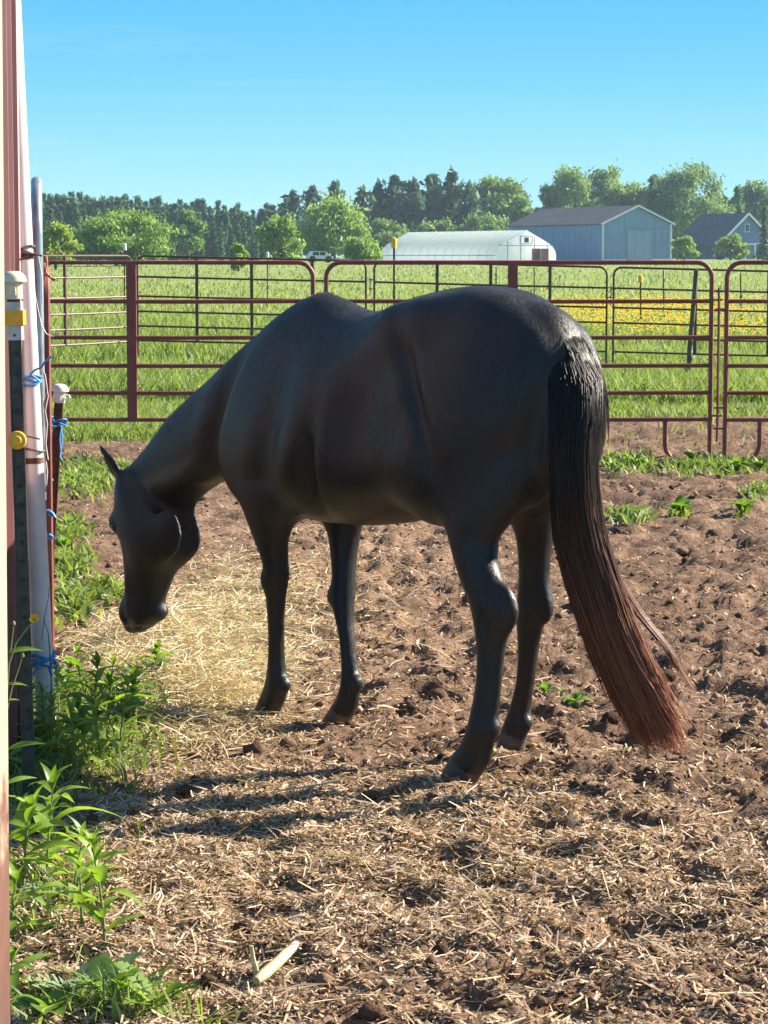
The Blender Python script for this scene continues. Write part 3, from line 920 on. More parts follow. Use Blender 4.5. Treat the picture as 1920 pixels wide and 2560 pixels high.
twine('baling_twine', 'blue twine tied round the middle of the white pipe', [coil(c, ax_, prad + 0.003, 3, 0.030, 0.006), px3([(76, 935), (88, 925), (104, 918), (112, 905), (130, 890)], DP - 0.09), px3([(76, 935), (86, 943), (100, 955)], DP - 0.09)], M_TWINE, 0.0038)
rp = lambda py: (b1 + (t1 - b1) * ((CAMH - (py - 640) * 10.4 / FPX) / t1[2]))
c = rp(1062)
twine('baling_twine', 'blue twine knotted on the rusty stake with ends hanging down', [coil(c, t1 - b1, 0.036, 2.6, 0.03, 0.01), px3([(118, 1058), (135, 1066), (152, 1064), (156, 1090), (152, 1120), (150, 1142), (155, 1150)], 10.34), px3([(150, 1062), (130, 1072), (116, 1086)], 10.34), px3([(153, 1068), (149, 1098), (152, 1130)], 10.33)], M_TWINE, 0.0034)
twine('baling_twine', 'blue twine end stuck on the rusty stake at mid height', [px3([(112, 1150), (119, 1170), (126, 1192), (132, 1200), (122, 1196), (116, 1180), (113, 1160)], 10.3), px3([(114, 1165), (120, 1186), (128, 1198)], 10.29)], M_TWINE, 0.005)
twine('baling_twine', 'short blue twine loop low on the rusty stake', [px3([(112, 1278), (122, 1276), (132, 1284), (138, 1294), (134, 1290), (120, 1286)], 9.6)], M_TWINE, 0.006)
twine('baling_twine', 'lowest blue twine loop behind the white pipe', [px3([(116, 1340), (124, 1336), (132, 1342), (136, 1346), (126, 1344), (118, 1348)], 9.5)], M_TWINE, 0.005)
c = on_pipe(640)
twine('tie_wire', 'dark wire binding the white pipe to the gate at the top', [coil(c, ax_, prad + 0.003, 2.2, 0.03, 0.008), px3([(52, 630), (70, 634), (90, 636), (106, 640)], DP - 0.09), px3([(40, 652), (62, 645), (84, 642)], DP - 0.09)], M_DARKWIRE, 0.0035, 'wire')
twine('tie_wire', 'thin pale wire hanging in a loop beside the gate', [px3([(84, 680), (82, 700), (88, 740), (96, 780), (104, 815), (116, 835), (132, 842), (150, 832)], DP + 0.35), px3([(96, 640), (104, 690), (106, 760)], DP + 0.35)], M_WIRE, 0.0022, 'wire')
twine('tie_wire', 'pale wires trailing down the galvanised gate', [px3([(108, 925), (114, 960), (120, 990), (112, 1030), (116, 1080), (112, 1130), (118, 1180), (114, 1230)], DP + 0.35), px3([(112, 935), (118, 975), (110, 1010), (118, 1060), (114, 1110), (120, 1150)], DP + 0.35)], M_WIRE, 0.0028, 'wire')
twine('tie_wire', 'dark wire crossing the lower white pipe', [coil(on_pipe(1125), ax_, prad + 0.003, 1.2, 0.004, 0.006), px3([(66, 1090), (84, 1094), (100, 1098)], DP - 0.09)], M_DARKWIRE, 0.003, 'wire')
twine('frayed_string', 'frayed orange string knotted on the red panel end', [px3([(108, 668), (116, 680), (112, 690), (124, 688), (130, 700), (138, 702), (126, 694), (118, 684), (112, 676)], 9.7), px3([(116, 640), (118, 660), (114, 680), (122, 692), (140, 698)], 9.7)], M_STRING, 0.004, 'string')
# ---------------------------------------------------------------- buildings far behind
M_FILM = None
def film_mat():
    m, nt, b = new_mat('white_greenhouse_film')
    b.inputs['Base Color'].default_value = (0.90, 0.91, 0.93, 1)
    b.inputs['Roughness'].default_value = 0.35
    rgb = nt.nodes.new('ShaderNodeRGB'); rgb.outputs[0].default_value = (0.85, 0.88, 0.92, 1)
    add_transl(nt, b, rgb.outputs[0], 0.68, (1.05, 1.05, 1.05))
    return m
M_FILM = film_mat()
M_FRAME = mat_noise('grey_frame_tube', (0.30, 0.31, 0.32), (0.40, 0.41, 0.42), 5, 0.5)
M_WHITE = mat_noise('white_trim_paint', (0.70, 0.70, 0.70), (0.80, 0.80, 0.80), 2, 0.6)
M_DOORRED = mat_noise('dark_red_boards', (0.13, 0.045, 0.035), (0.18, 0.07, 0.05), 3, 0.7)
M_BLUE = mat_noise('blue_grey_steel', (0.18, 0.275, 0.43), (0.21, 0.31, 0.47), 0.6, 0.55)
M_BLUE2 = mat_noise('blue_house_siding', (0.11, 0.19, 0.33), (0.14, 0.23, 0.37), 0.8, 0.6)
M_BROWNROOF = mat_noise('brown_steel_roof', (0.060, 0.045, 0.042), (0.105, 0.080, 0.072), 0.5, 0.6)
M_BROWNROOF2 = mat_noise('brown_shingles', (0.060, 0.052, 0.072), (0.10, 0.085, 0.11), 1.5, 0.8)
M_GLASS = mat_noise('window_glass', (0.03, 0.04, 0.05), (0.05, 0.065, 0.08), 1, 0.12)
def building_frame(px, d, px_end, d_end):
    """origin, direction along the ridge (away from us), direction along the gable (to the right)"""
    o = np.array([(px - 960) / FPX * d, d, 0.0])
    e = np.array([(px_end - 960) / FPX * d_end, d_end, 0.0])
    t = e - o; L = np.linalg.norm(t); t /= L
    return o, t, L, np.array([t[1], -t[0], 0.0])
def quad_box(mb, o, a, la, b, lb, c, lc):
    """box spanned from o by three directions"""
    a, b, c = np.asarray(a) * la, np.asarray(b) * lb, np.asarray(c) * lc
    vs = [o, o + a, o + a + b, o + b, o + c, o + a + c, o + a + b + c, o + b + c]
    return mb.add(vs, [(3, 2, 1, 0), (4, 5, 6, 7), (0, 1, 5, 4), (1, 2, 6, 5), (2, 3, 7, 6), (3, 0, 4, 7)])
UPV = np.array([0, 0, 1.0])
# hoop house
o, t, L, u = building_frame(1313, 300, 1022, 326)
zg = float(terrain(16, 300)) - 0.1
W, Hh = 8.3, 3.7
gh = empty('greenhouse', (o[0], o[1], zg), 'long white film greenhouse with a hooped roof and red door', 'greenhouse')
prof = [(-W / 2, 0), (-W / 2, 0.7), (-W / 2 * 0.975, 1.2), (-W / 2 * 0.90, 1.65), (-W / 2 * 0.77, 2.1), (-W / 2 * 0.40, 2.88), (0, Hh)]
prof = prof + [(-x, z) for x, z in prof[-2::-1]]
k = len(prof)
def hoop(s, off=0.0):
    return [u * x * (1 + off / 4) + UPV * (z + off * (z > 0.5)) + t * s for x, z in prof]
nb = 14
for i in range(nb):
    mb = MB()
    a, b_ = hoop(L * i / nb + 0.02), hoop(L * (i + 1) / nb - 0.02)
    mb.add(a + b_, [(j, j + 1, k + j + 1, k + j) for j in range(k - 1)])
    mb.build('film_bay', M_FILM, gh, True)
for i in range(nb + 1):
    MB().tube(hoop(L * i / nb, 0.01), 0.03, 5).build('hoop', M_WHITE, gh)
e = hoop(0.05)
MB().add(e, [tuple(range(k))]).build('end_film', M_FILM, gh)
e = hoop(L - 0.05)
MB().add(e, [tuple(range(k))]).build('end_film', M_FILM, gh)
for x in (-2.55, -0.75, 1.15, 2.9):
    MB().obox(u * x - t * 0.06, u * x + UPV * (Hh - abs(x) * 0.42 - 0.2) - t * 0.06, 0.09, 0.06, up=tuple(t)).build('end_stud', M_FRAME, gh)
MB().obox(u * -3.9 + UPV * 1.9 - t * 0.1, u * 3.7 + UPV * 1.9 - t * 0.1, 0.06, 0.09).build('end_rail', M_FRAME, gh)
dr = quad_box(MB(), u * 0.75 - t * 0.16, u, 2.3, t, 0.05, UPV, 1.55).build('door', M_DOORRED, gh)
MB().obox(u * 1.9 - t * 0.19, u * 1.9 - t * 0.19 + UPV * 1.55, 0.07, 0.05, up=tuple(t)).build('door_stile', M_FRAME, dr)
wn_ = MB()
for a, b_ in (((-0.9, 2.1), (0.75, 2.1)), ((-0.9, 3.0), (0.75, 3.0)), ((-0.9, 2.1), (-0.9, 3.0)), ((0.75, 2.1), (0.75, 3.0))):
    wn_.obox(u * a[0] + UPV * a[1] - t * 0.16, u * b_[0] + UPV * b_[1] - t * 0.16, 0.10, 0.08, up=tuple(t))
wo = wn_.build('fan_opening', M_FRAME, gh)
quad_box(MB(), u * -0.3 + UPV * 2.25 - t * 0.14, u, 0.6, t, 0.03, UPV, 0.6).build('fan', M_GLASS, wo)
for s in (-1,):
    MB().obox(u * s * W / 2 * 1.01 + UPV * 0.75, u * s * W / 2 * 1.01 + UPV * 0.75 + t * L, 0.06, 0.10).build('side_rail', M_FRAME, gh)

# blue barn
o, t, L, u = building_frame(1589, 338, 1352, 364)
zg = float(terrain(33, 338)) - 0.05
bn = empty('blue_barn', (o[0], o[1], zg), 'large blue steel barn with a brown roof behind the greenhouse', 'barn')
W, E, R = 10.5, 4.85, 7.15
for s in (-1, 1):
    quad_box(MB(), u * s * W / 2 - u * 0.1, u, 0.2, t, L, UPV, E).build('side_wall', M_BLUE, bn)
def gable(s0, dep, name):
    pts = [(-W / 2 + 0.1, 0), (W / 2 - 0.1, 0), (W / 2 - 0.1, E), (0, R - 0.05), (-W / 2 + 0.1, E)]
    vs = [u * x + UPV * z + t * s0 for x, z in pts] + [u * x + UPV * z + t * (s0 + dep) for x, z in pts]
    n = 5
    fs = [tuple(range(n)), tuple(reversed(range(n, 2 * n)))] + [(i, i + n, (i + 1) % n + n, (i + 1) % n) for i in range(n)]
    MB().add(vs, fs).build(name, M_BLUE, bn)
gable(0.02, 0.18, 'gable_wall'); gable(L - 0.2, 0.18, 'gable_wall')
for s in (-1, 1):
    n_sl = np.array([0, 0, 0])
    a = u * s * (W / 2 + 0.35) + UPV * (E - 0.12); b_ = UPV * (R + 0.06)
    vs = [a - t * 0.35, b_ - t * 0.35, b_ + t * (L + 0.35), a + t * (L + 0.35)]
    vs += [v + UPV * 0.12 for v in vs]
    MB().add(vs, [(3, 2, 1, 0), (4, 5, 6, 7), (0, 1, 5, 4), (1, 2, 6, 5), (2, 3, 7, 6), (3, 0, 4, 7)]).build('roof_slope', M_BROWNROOF, bn)
    MB().obox(u * s * (W / 2 + 0.36) + UPV * (E - 0.06) - t * 0.42, UPV * (R + 0.12) - t * 0.42, 0.06, 0.26, up=(0, 0, 1)).build('verge_board', M_WHITE, bn)
    MB().obox(u * s * (W / 2) - t * 0.03 - u * s * 0.1, u * s * (W / 2) - t * 0.03 + UPV * E - u * s * 0.1, 0.24, 0.10, up=tuple(t)).build('corner_board', M_WHITE, bn)
dr = quad_box(MB(), u * -1.5 - t * 0.12, u, 3.6, t, 0.1, UPV, 3.9).build('sliding_door', mat_noise('pale_blue_door', (0.23, 0.33, 0.47), (0.26, 0.36, 0.50), 0.8, 0.5), bn)
MB().obox(u * -1.7 - t * 0.16 + UPV * 3.98, u * 5.0 - t * 0.16 + UPV * 3.98, 0.10, 0.12).build('door_track', M_FRAME, dr)
for x in (-0.3, 0.9):
    MB().obox(u * x - t * 0.15, u * x - t * 0.15 + UPV * 3.85, 0.06, 0.04, up=tuple(t)).build('door_seam', M_FRAME, dr)
for x in np.arange(-4.6, 4.8, 0.92):
    if -1.55 < x < 2.15: continue
    top = E + (R - E) * (1 - abs(x) / (W / 2)) - 0.25
    MB().obox(u * x - t * 0.0, u * x + UPV * top, 0.06, 0.05, up=tuple(t)).build('wall_rib', M_BLUE, bn)
for s in np.arange(1.2, L - 0.5, 1.6):
    MB().obox(-u * (W / 2 + 0.12) + t * s, -u * (W / 2 + 0.12) + t * s + UPV * (E - 0.2), 0.05, 0.05, up=tuple(u)).build('wall_rib', M_BLUE, bn)
for a, b_ in ((-5.0, -1.6), (2.2, 5.1)):
    MB().obox(u * a - t * 0.08 + UPV * 0.12, u * b_ - t * 0.08 + UPV * 0.12, 0.06, 0.24).build('base_board', M_WHITE, bn)

# blue house at the right edge
o, t, L, u = building_frame(1862, 395, 1776, 404)
zg = float(terrain(56, 395)) - 0.1
hs = empty('blue_house', (o[0], o[1], zg), 'blue house with a steep brown roof and white porch at the right edge', 'house')
W, E, R = 7.0, 4.0, 7.0
body = MB()
pts = [(-W / 2, 0), (W / 2, 0), (W / 2, E), (0, R), (-W / 2, E)]
vs = [u * x + UPV * z for x, z in pts] + [u * x + UPV * z + t * (L + 3) for x, z in pts]
body.add(vs, [tuple(range(5)), tuple(reversed(range(5, 10)))] + [(i, i + 5, (i + 1) % 5 + 5, (i + 1) % 5) for i in (0, 1, 4)])
body.build('wall', M_BLUE2, hs)
for s in (-1, 1):
    drop = 1.75 if s < 0 else 0.0
    a = u * s * (W / 2 + 0.4 + (1.8 if s < 0 else 0)) + UPV * (E - 0.25 - drop); b_ = UPV * (R + 0.1)
    vs = [a - t * 0.4, b_ - t * 0.4, b_ + t * (L + 3.4), a + t * (L + 3.4)]
    vs += [v + UPV * 0.18 for v in vs]
    ro = MB().add(vs, [(3, 2, 1, 0), (4, 5, 6, 7), (0, 1, 5, 4), (1, 2, 6, 5), (2, 3, 7, 6), (3, 0, 4, 7)]).build('roof_slope', M_BROWNROOF2, hs)
    MB().obox(a - t * 0.46 + UPV * 0.05, b_ - t * 0.46 + UPV * 0.08, 0.08, 0.34).build('verge_board', M_WHITE, ro)
for x, z, w_, h_ in ((0.0, 4.3, 0.9, 1.3), (-1.9, 1.2, 1.1, 1.4), (1.9, 1.2, 1.1, 1.4)):
    wo = quad_box(MB(), u * (x - w_ / 2) + UPV * z - t * 0.06, u, w_, t, 0.05, UPV, h_).build('window', M_WHITE, hs)
    quad_box(MB(), u * (x - w_ / 2 + 0.12) + UPV * (z + 0.12) - t * 0.09, u, w_ - 0.24, t, 0.028, UPV, h_ - 0.24).build('pane', M_GLASS, wo)
por = quad_box(MB(), u * -5.3 - t * 2.2 + UPV * 2.35, u, 5.6, t, 2.2, UPV, 0.22).build('porch_roof', M_BROWNROOF2, hs)
quad_box(MB(), u * -5.35 - t * 2.3 + UPV * 2.36, u, 5.7, t, 0.08, UPV, 0.2).build('porch_fascia', M_WHITE, por)
for x in (-5.2, -3.4, -1.6, 0.2):
    MB().obox(u * x - t * 2.1, u * x - t * 2.1 + UPV * 2.35, 0.16, 0.16, up=tuple(t)).build('porch_post', M_WHITE, hs)
rail = MB().obox(u * -5.2 - t * 2.12 + UPV * 1.05, u * -1.6 - t * 2.12 + UPV * 1.05, 0.08, 0.12).build('porch_rail', M_WHITE, hs)
for x in np.arange(-5.05, -1.6, 0.3):
    MB().obox(u * x - t * 2.12 + UPV * 0.12, u * x - t * 2.12 + UPV * 1.0, 0.11, 0.05, up=tuple(t)).build('baluster', M_WHITE, rail)

# parked vehicles far off
def vehicle(px, d, length, hgt, rz, paint, name, label):
    x = (px - 960) / FPX * d
    root = empty(name, (x, d, float(terrain(x, d))), label, 'car', rz=rz)
    h = hgt
    side = [(-length / 2, .35), (length / 2, .35), (length / 2, h * .55), (length * .36, h * .60), (length * .22, h * .97), (-length * .34, h), (-length * .47, h * .62), (-length / 2, h * .58)]
    n = len(side)
    vs = [(a, -0.85, z) for a, z in side] + [(a, 0.85, z) for a, z in side]
    MB().add(vs, [tuple(range(n)), tuple(reversed(range(n, 2 * n)))] + [(i, i + n, (i + 1) % n + n, (i + 1) % n) for i in range(n)]).build('body', paint, root)
    for s in (-1, 1):
        for a, b in ((-.30, -.06), (-.03, .18)):
            MB().box(length * a, length * b, s * .86 - .012, s * .86 + .012, h * .64, h * .92).build('window', M_GLASS, root)
    ws = mat_noise('tyre_rubber', (0.015, 0.015, 0.016), (0.03, 0.03, 0.03), 4, 0.8) if not bpy.data.materials.get('tyre_rubber') else bpy.data.materials['tyre_rubber']
    me = MB().lathe([(0.18, -.11), (0.33, -.10), (0.35, 0), (0.33, .10), (0.18, .11)], n=14).mesh('wheel', ws, True)
    for a in (-.31, .31):
        for s in (-1, 1):
            w = link('wheel', me, root, (length * a, s * .80, .35)); w.rotation_euler = (math.pi / 2, 0, 0)
    for s in (-1, 1):
        MB().box(length / 2 - .01, length / 2 + .03, s * .6 - .14, s * .6 + .14, h * .44, h * .52).build('headlight', M_WHITE, root)
    return root
vehicle(800, 255, 2.6, 1.15, math.radians(8), mat_noise('white_car_paint', (0.68, 0.68, 0.68), (0.75, 0.75, 0.75), 1, 0.3), 'parked_car', 'small white car parked under the willow left of the greenhouse')
vehicle(1818, 355, 4.2, 1.5, math.radians(185), mat_noise('dark_car_paint', (0.02, 0.025, 0.035), (0.03, 0.035, 0.05), 1, 0.25), 'parked_car', 'dark car parked in front of the blue house')

# ---------------------------------------------------------------- trees
M_LEAF = mat_attr('tree_leaves', 0.6, 0.38, spec=0.3)
M_BARK = mat_noise('grey_bark', (0.05, 0.040, 0.032), (0.11, 0.09, 0.07), 3, 0.9)
def leaf_cloud(pts, size, cols, name, droop=0.0):
    n = len(pts)
    a = RG.normal(0, 1, (n, 3)); a[:, 2] *= 0.6
    a /= np.linalg.norm(a, axis=1, keepdims=True)
    b = RG.normal(0, 1, (n, 3)); b[:, 2] -= droop * 2
    b -= a * (a * b).sum(1, keepdims=True); b /= np.linalg.norm(b, axis=1, keepdims=True)
    s = (size * RG.uniform(0.6, 1.4, n))[:, None]
    V = np.stack([pts - b * s * 0.9, pts + a * s * 0.42 - b * s * .1, pts + b * s * 0.9, pts - a * s * 0.42 - b * s * .1], 1).reshape(-1, 3)
    Q = np.arange(n * 4).reshape(-1, 4)
    return np_mesh(name, V, Q, M_LEAF, False, np.repeat(cols, 4, 0))
def deciduous(H, R, n, col, seed, droop=0.0, base=0.12, size=0.34, lobes=9):
    """crown and trunk meshes of one tree standing at the origin"""
    rg = np.random.default_rng(seed)
    L = []
    for i in range(lobes):
        z = H * (base + 0.16 + (0.78 - base) * (i + 0.5) / lobes)
        rr = R * math.sqrt(max(0.08, 1 - ((z / H - 0.48) / 0.58) ** 2))
        a = i * 2.4 + rg.uniform(-.5, .5)
        q_ = rg.uniform(.45, .80)
        L.append((rr * q_ * math.cos(a), rr * q_ * math.sin(a), z, rr * rg.uniform(.30, .62), H * rg.uniform(.08, .17)))
    L.append((0, 0, H * 0.86, R * .42, H * .13))
    L = np.array(L)
    wts = L[:, 3] ** 2 * L[:, 4]; wts /= wts.sum()
    idx = rg.choice(len(L), n, p=wts)
    d = rg.normal(0, 1, (n, 3)); d /= np.linalg.norm(d, axis=1, keepdims=True)
    r = rg.random(n) ** 0.42 * rg.uniform(0.8, 1.12, n)
    # twigs: leaves gather round random twig points
    p = L[idx, :3] + d * r[:, None] * np.stack([L[idx, 3], L[idx, 3], L[idx, 4]], 1)
    tw = p[rg.integers(0, n, n // 9)]
    p = p * 0.5 + tw[rg.integers(0, len(tw), n)] * 0.0 + p * 0.5
    near = tw[np.arange(n) % len(tw)] + rg.normal(0, 1, (n, 3)) * np.array([R * .09, R * .09, R * .07 * (1 + 2.5 * droop)])
    pick = rg.random(n) < 0.7
    p[pick] = near[pick]
    if droop: p[:, 2] -= droop * rg.random(n) * H * 0.10
    lobe_tone = rg.uniform(0.78, 1.2, len(L))[idx]
    cols = 1.85 * np.array(col) * (lobe_tone * rg.uniform(0.75, 1.25, n))[:, None]
    yel = rg.random(n) < 0.25
    cols[yel] *= np.array([1.25, 1.1, 0.8])
    crown = leaf_cloud(p, size, cols, 'crown', droop)
    mb = MB()
    tr = max(0.08, R * 0.055)
    mb.tube([(0, 0, -0.4), (0.02 * H, 0, H * .3), (0, 0.01 * H, H * .6), (0, 0, H * .85)], [tr * 1.3, tr, tr * .65, tr * .15], 8)
    for q in L[::2]:
        mb.tube([(0, 0, max(H * .12, q[2] * .55)), (q[0] * .6, q[1] * .6, q[2] * .85), (q[0], q[1], q[2])], [tr * .5, tr * .3, tr * .1], 5)
    return crown, mb.mesh('trunk', M_BARK, True)
def conifer(H, R, col, seed, pine=False):
    rg = np.random.default_rng(seed)
    P_, C_ = [], []
    nl = 17 if not pine else 11
    for i in range(nl):
        f = i / (nl - 1)
        z = H * (0.06 + 0.92 * f) if not pine else H * (0.32 + 0.66 * f)
        rad = R * (1 - f) ** (0.85 if not pine else 0.45) * rg.uniform(.75, 1.15) + 0.12
        nbr = int(9 - 4 * f)
        for k in range(nbr):
            a = rg.uniform(0, 6.28)
            rr = rad * rg.uniform(.6, 1.1)
            m = max(3, int(8 * rr / R))
            for q in np.linspace(0.15, 1, m):
                P_.append((math.cos(a) * rr * q, math.sin(a) * rr * q, z + (-0.22 * rr * q * q if not pine else 0.18 * rr * q) + rg.normal(0, .08 * R)))
                C_.append(rg.uniform(.65, 1.3))
    for k in range(8):
        P_.append((rg.normal(0, .05), rg.normal(0, .05), H * (0.95 + 0.06 * k / 8))); C_.append(1.0)
    P_ = np.array(P_); C_ = np.array(C_)[:, None]
    rep = 2
    P2 = np.concatenate([P_ + rg.normal(0, 0.10 * R, P_.shape) for _ in range(rep)])
    crown = leaf_cloud(P2, 0.26 * R, 2.7 * np.array(col) * np.tile(C_, (rep, 1)), 'crown', 0.25)
    mb = MB().tube([(0, 0, -0.5), (0, 0, H * .5), (0, 0, H * .98)], [R * .10, R * .06, R * .01], 7)
    return crown, mb.mesh('trunk', M_BARK, True)
def plant_tree(name, meshes, px, d, label, group, s=1.0, rz=0.0):
    x = (px - 960) / FPX * d
    root = empty(name, (x, d, float(terrain(x, d)) - 0.1), label, 'tree', group, rz)
    root.scale = (s, s, s)
    link('trunk', meshes[1], root); link('crown', meshes[0], root)
    return root
def size_of(top, d):
    """tree height that reaches photo row `top`"""
    return CAMH + (640 - top) * d / FPX - float(terrain(0, d)) + 0.1
DEC = [  # px, half width px, top px, depth, colour, droop, label
    (142, 50, 562, 190, (0.15, 0.20, 0.045), 0.0, 'bright yellow-green bush at the left end of the meadow'),
    (315, 112, 531, 215, (0.105, 0.165, 0.045), 0.0, 'large round green shrub in front of the spruce wood'),
    (475, 42, 527, 330, (0.085, 0.145, 0.045), 0.0, 'pale green tree before the spruce wood right of the large round shrub'),
    (598, 24, 611, 180, (0.13, 0.19, 0.05), 0.0, 'small round bush in the meadow left of the narrow willow'),
    (705, 48, 545, 235, (0.12, 0.18, 0.055), 0.5, 'narrow light green willow in the middle of the meadow edge'),
    (832, 80, 503, 290, (0.12, 0.18, 0.060), 0.6, 'broad light green willow left of the greenhouse'),
    (905, 48, 598, 235, (0.115, 0.175, 0.055), 0.0, 'low round bush at the left end of the greenhouse'),
    (965, 62, 553, 400, (0.095, 0.150, 0.055), 0.0, 'bushy green tree behind the left half of the greenhouse'),
    (1095, 66, 556, 410, (0.085, 0.140, 0.050), 0.0, 'bushy green tree behind the middle of the greenhouse'),
    (1190, 62, 540, 405, (0.080, 0.140, 0.050), 0.0, 'bushy green tree left of the blue barn'),
    (1228, 70, 442, 440, (0.105, 0.155, 0.065), 0.0, 'tall pale poplar rising right of the dark pines'),
    (1305, 36, 490, 430, (0.095, 0.150, 0.060), 0.0, 'slender thin tree at the left end of the barn roof'),
    (1425, 62, 424, 450, (0.105, 0.155, 0.065), 0.2, 'tall airy tree behind the left part of the barn roof'),
    (1500, 55, 419, 455, (0.115, 0.165, 0.070), 0.2, 'tall airy tree behind the barn gable'),
    (1560, 60, 462, 452, (0.110, 0.160, 0.065), 0.0, 'leafy tree filling the gap behind the barn gable'),
    (1662, 45, 446, 446, (0.095, 0.145, 0.06), 0.1, 'leafy tree on the left flank of the tallest tree'),
    (1376, 40, 470, 452, (0.10, 0.15, 0.06), 0.1, 'leafy tree at the left of the pair behind the barn roof'),
    (1270, 45, 468, 445, (0.095, 0.15, 0.06), 0.0, 'leafy tree on the right flank of the pale poplar'),
    (1610, 52, 468, 450, (0.125, 0.170, 0.070), 0.0, 'rounded pale tree behind the right end of the barn'),
    (1725, 78, 411, 440, (0.085, 0.135, 0.060), 0.2, 'tallest dark green tree between barn and house'),
    (1798, 40, 486, 450, (0.105, 0.150, 0.065), 0.0, 'pale tree behind the left end of the house roof'),
    (1885, 55, 457, 470, (0.070, 0.115, 0.055), 0.0, 'dark broad tree behind the house gable'),
    (1707, 30, 596, 320, (0.13, 0.18, 0.055), 0.0, 'small round tree at the right corner of the blue barn'),
    (1822, 38, 590, 330, (0.125, 0.175, 0.060), 0.0, 'small round garden tree in front of the blue house')]
for i, (px, hw, top, d, col, dr, lab) in enumerate(DEC):
    H = size_of(top, d); R = hw * d / FPX * (1.16 if px > 1200 and top < 500 else 1.05)
    n = int(min(9000, 1800 + 55 * hw * (650 - top) / 90))
    ms = deciduous(H, R, n, col, 100 + i, dr, base=0.02 if top > 500 else 0.12, size=0.00078 * d + 0.04, lobes=7 if hw < 45 else 12)
    plant_tree('broadleaf_tree', ms, px, d, lab, 'broadleaf trees beyond the meadow', rz=i * 1.3)
# spruce wood on the left: a few kinds, each tree on its own
SPR = [conifer(12.0, 2.0 + 0.25 * (i % 3), (0.026 + 0.004 * (i % 2), 0.048 + 0.006 * (i % 3), 0.030), 300 + i) for i in range(6)]
SKX = [90, 110, 210, 300, 390, 510, 590, 625, 670, 720]
SKY_ = [486, 487, 491, 496, 502, 507, 515, 528, 518, 505]
rw2 = random.Random(8)
lab_s = 'dark spruce in the close wood along the left horizon'
for row, (dd, st, off) in enumerate(((455, 17, 4), (430, 15, 14), (395, 17, 26), (365, 19, 44), (340, 23, 70))):
    px = 78 + row * 5
    while px < 735:
        if row < 2 or rw2.random() < 0.85:
            top = np.interp(px, SKX, SKY_) + off + rw2.uniform(-9, 9)
            H = size_of(top, dd)
            plant_tree('spruce_tree', rw2.choice(SPR), px, dd, lab_s, 'spruces of the far wood', s=H / 12.0, rz=rw2.uniform(0, 6))
        px += st * rw2.uniform(.75, 1.3)
PIN = [conifer(14.0, 3.7, (0.022, 0.042, 0.029), 400 + i, True) for i in range(4)]
for px, top, d, lab in ((735, 487, 420, 'dark pine left of the broad willow'), (782, 476, 425, 'dark pine just behind the broad willow on its left'), (836, 468, 430, 'dark pine peak rising behind the broad willow'),
                        (905, 480, 425, 'dark pine right behind the broad willow'), (948, 466, 430, 'dark pine above the left end of the greenhouse'), (987, 449, 430, 'tall dark pine with a crooked top above the yellow capped stake'),
                        (1030, 462, 425, 'dark pine in the gap right of the crooked pine'), (1078, 446, 430, 'tall dark pine in the middle of the pine group'), (1128, 443, 428, 'tallest dark pine of the pine group'),
                        (1170, 470, 420, 'dark pine at the right end of the pine group')):
    H = size_of(top, d)
    plant_tree('pine_tree', rw2.choice(PIN), px, d, lab, 'dark pines behind the greenhouse', s=H / 14.0, rz=rw2.uniform(0, 6))
for px, top, d, lab in ((1629, 449, 445, 'slim dark spruce between barn and tallest tree'), (1838, 474, 450, 'dark spruce behind the ridge of the house'), (1905, 520, 345, 'dark spruce in front of the house at the right edge')):
    plant_tree('spruce_tree', rw2.choice(SPR), px, d, lab, 'single spruces near the house', s=size_of(top, d) / 12.0, rz=rw2.uniform(0, 6))
# dark undergrowth that closes the wood below
for i, px in enumerate(range(120, 1300, 62)):
    d = 355 + (i * 37) % 45
    if px > 700: d += 60
    H = size_of(600 - (i * 29) % 28, d)
    if i < 4: UND = globals().setdefault('UND', []); UND.append(deciduous(6.0, 4.6, 900, (0.045, 0.082, 0.035), 500 + i, base=0.0, size=0.5, lobes=7))
    plant_tree('undergrowth_shrub', UND[i % len(UND)], px, d, 'dark shrub at the foot of the far wood', 'shrubs at the foot of the wood', s=H / 6.0, rz=i)
for i, (px, top) in enumerate(((1335, 535), (1365, 520), (1560, 500), (1640, 520), (1680, 540), (1765, 520), (1850, 560))):
    plant_tree('undergrowth_shrub', UND[i % len(UND)], px, 455, 'dark shrub behind barn and house', 'shrubs behind the buildings', s=size_of(top, 455) / 6.0, rz=i)
# ---------------------------------------------------------------- the horse
HTH = math.radians(40)                                   # heading, turned left from the view axis
HF = np.array([-math.sin(HTH), math.cos(HTH), 0.0])      # forward
HL = np.array([-math.cos(HTH), -math.sin(HTH), 0.0])     # the horse's left
HO = (G(1140, 1950) + G(1275, 1880)) / 2                 # ground point midway between the hind feet
def h_local(w):
    w = np.asarray(w) - HO
    return np.array([w @ HF, w @ HL, w[2]])
def h_plane(px, py, Y):
    """point of the plane local y = Y seen at a photo pixel, in horse coordinates"""
    r = ray(px, py)
    c = np.array([0, 0, CAMH])
    t = (Y - (c - HO) @ HL) / (r @ HL)
    return h_local(c + t * r), (c + t * r)[1]
def limb_sections(rows, phi=HTH):
    """rows: left px, right px, py, local Y, lateral half width -> z, cx, cy, a (fore-aft), w"""
    out = []
    for l, r, py, Y, w in rows:
        c, d = h_plane((l + r) / 2, py, Y)
        hw = (r - l) / 2 * d / FPX
        a = math.sqrt(max(hw * hw - (w * math.cos(phi)) ** 2, (0.55 * w) ** 2)) / math.sin(phi)
        out.append((c[2], c[0], c[1], min(a, 2.4 * w), w))
    out.sort()
    return np.array(out)

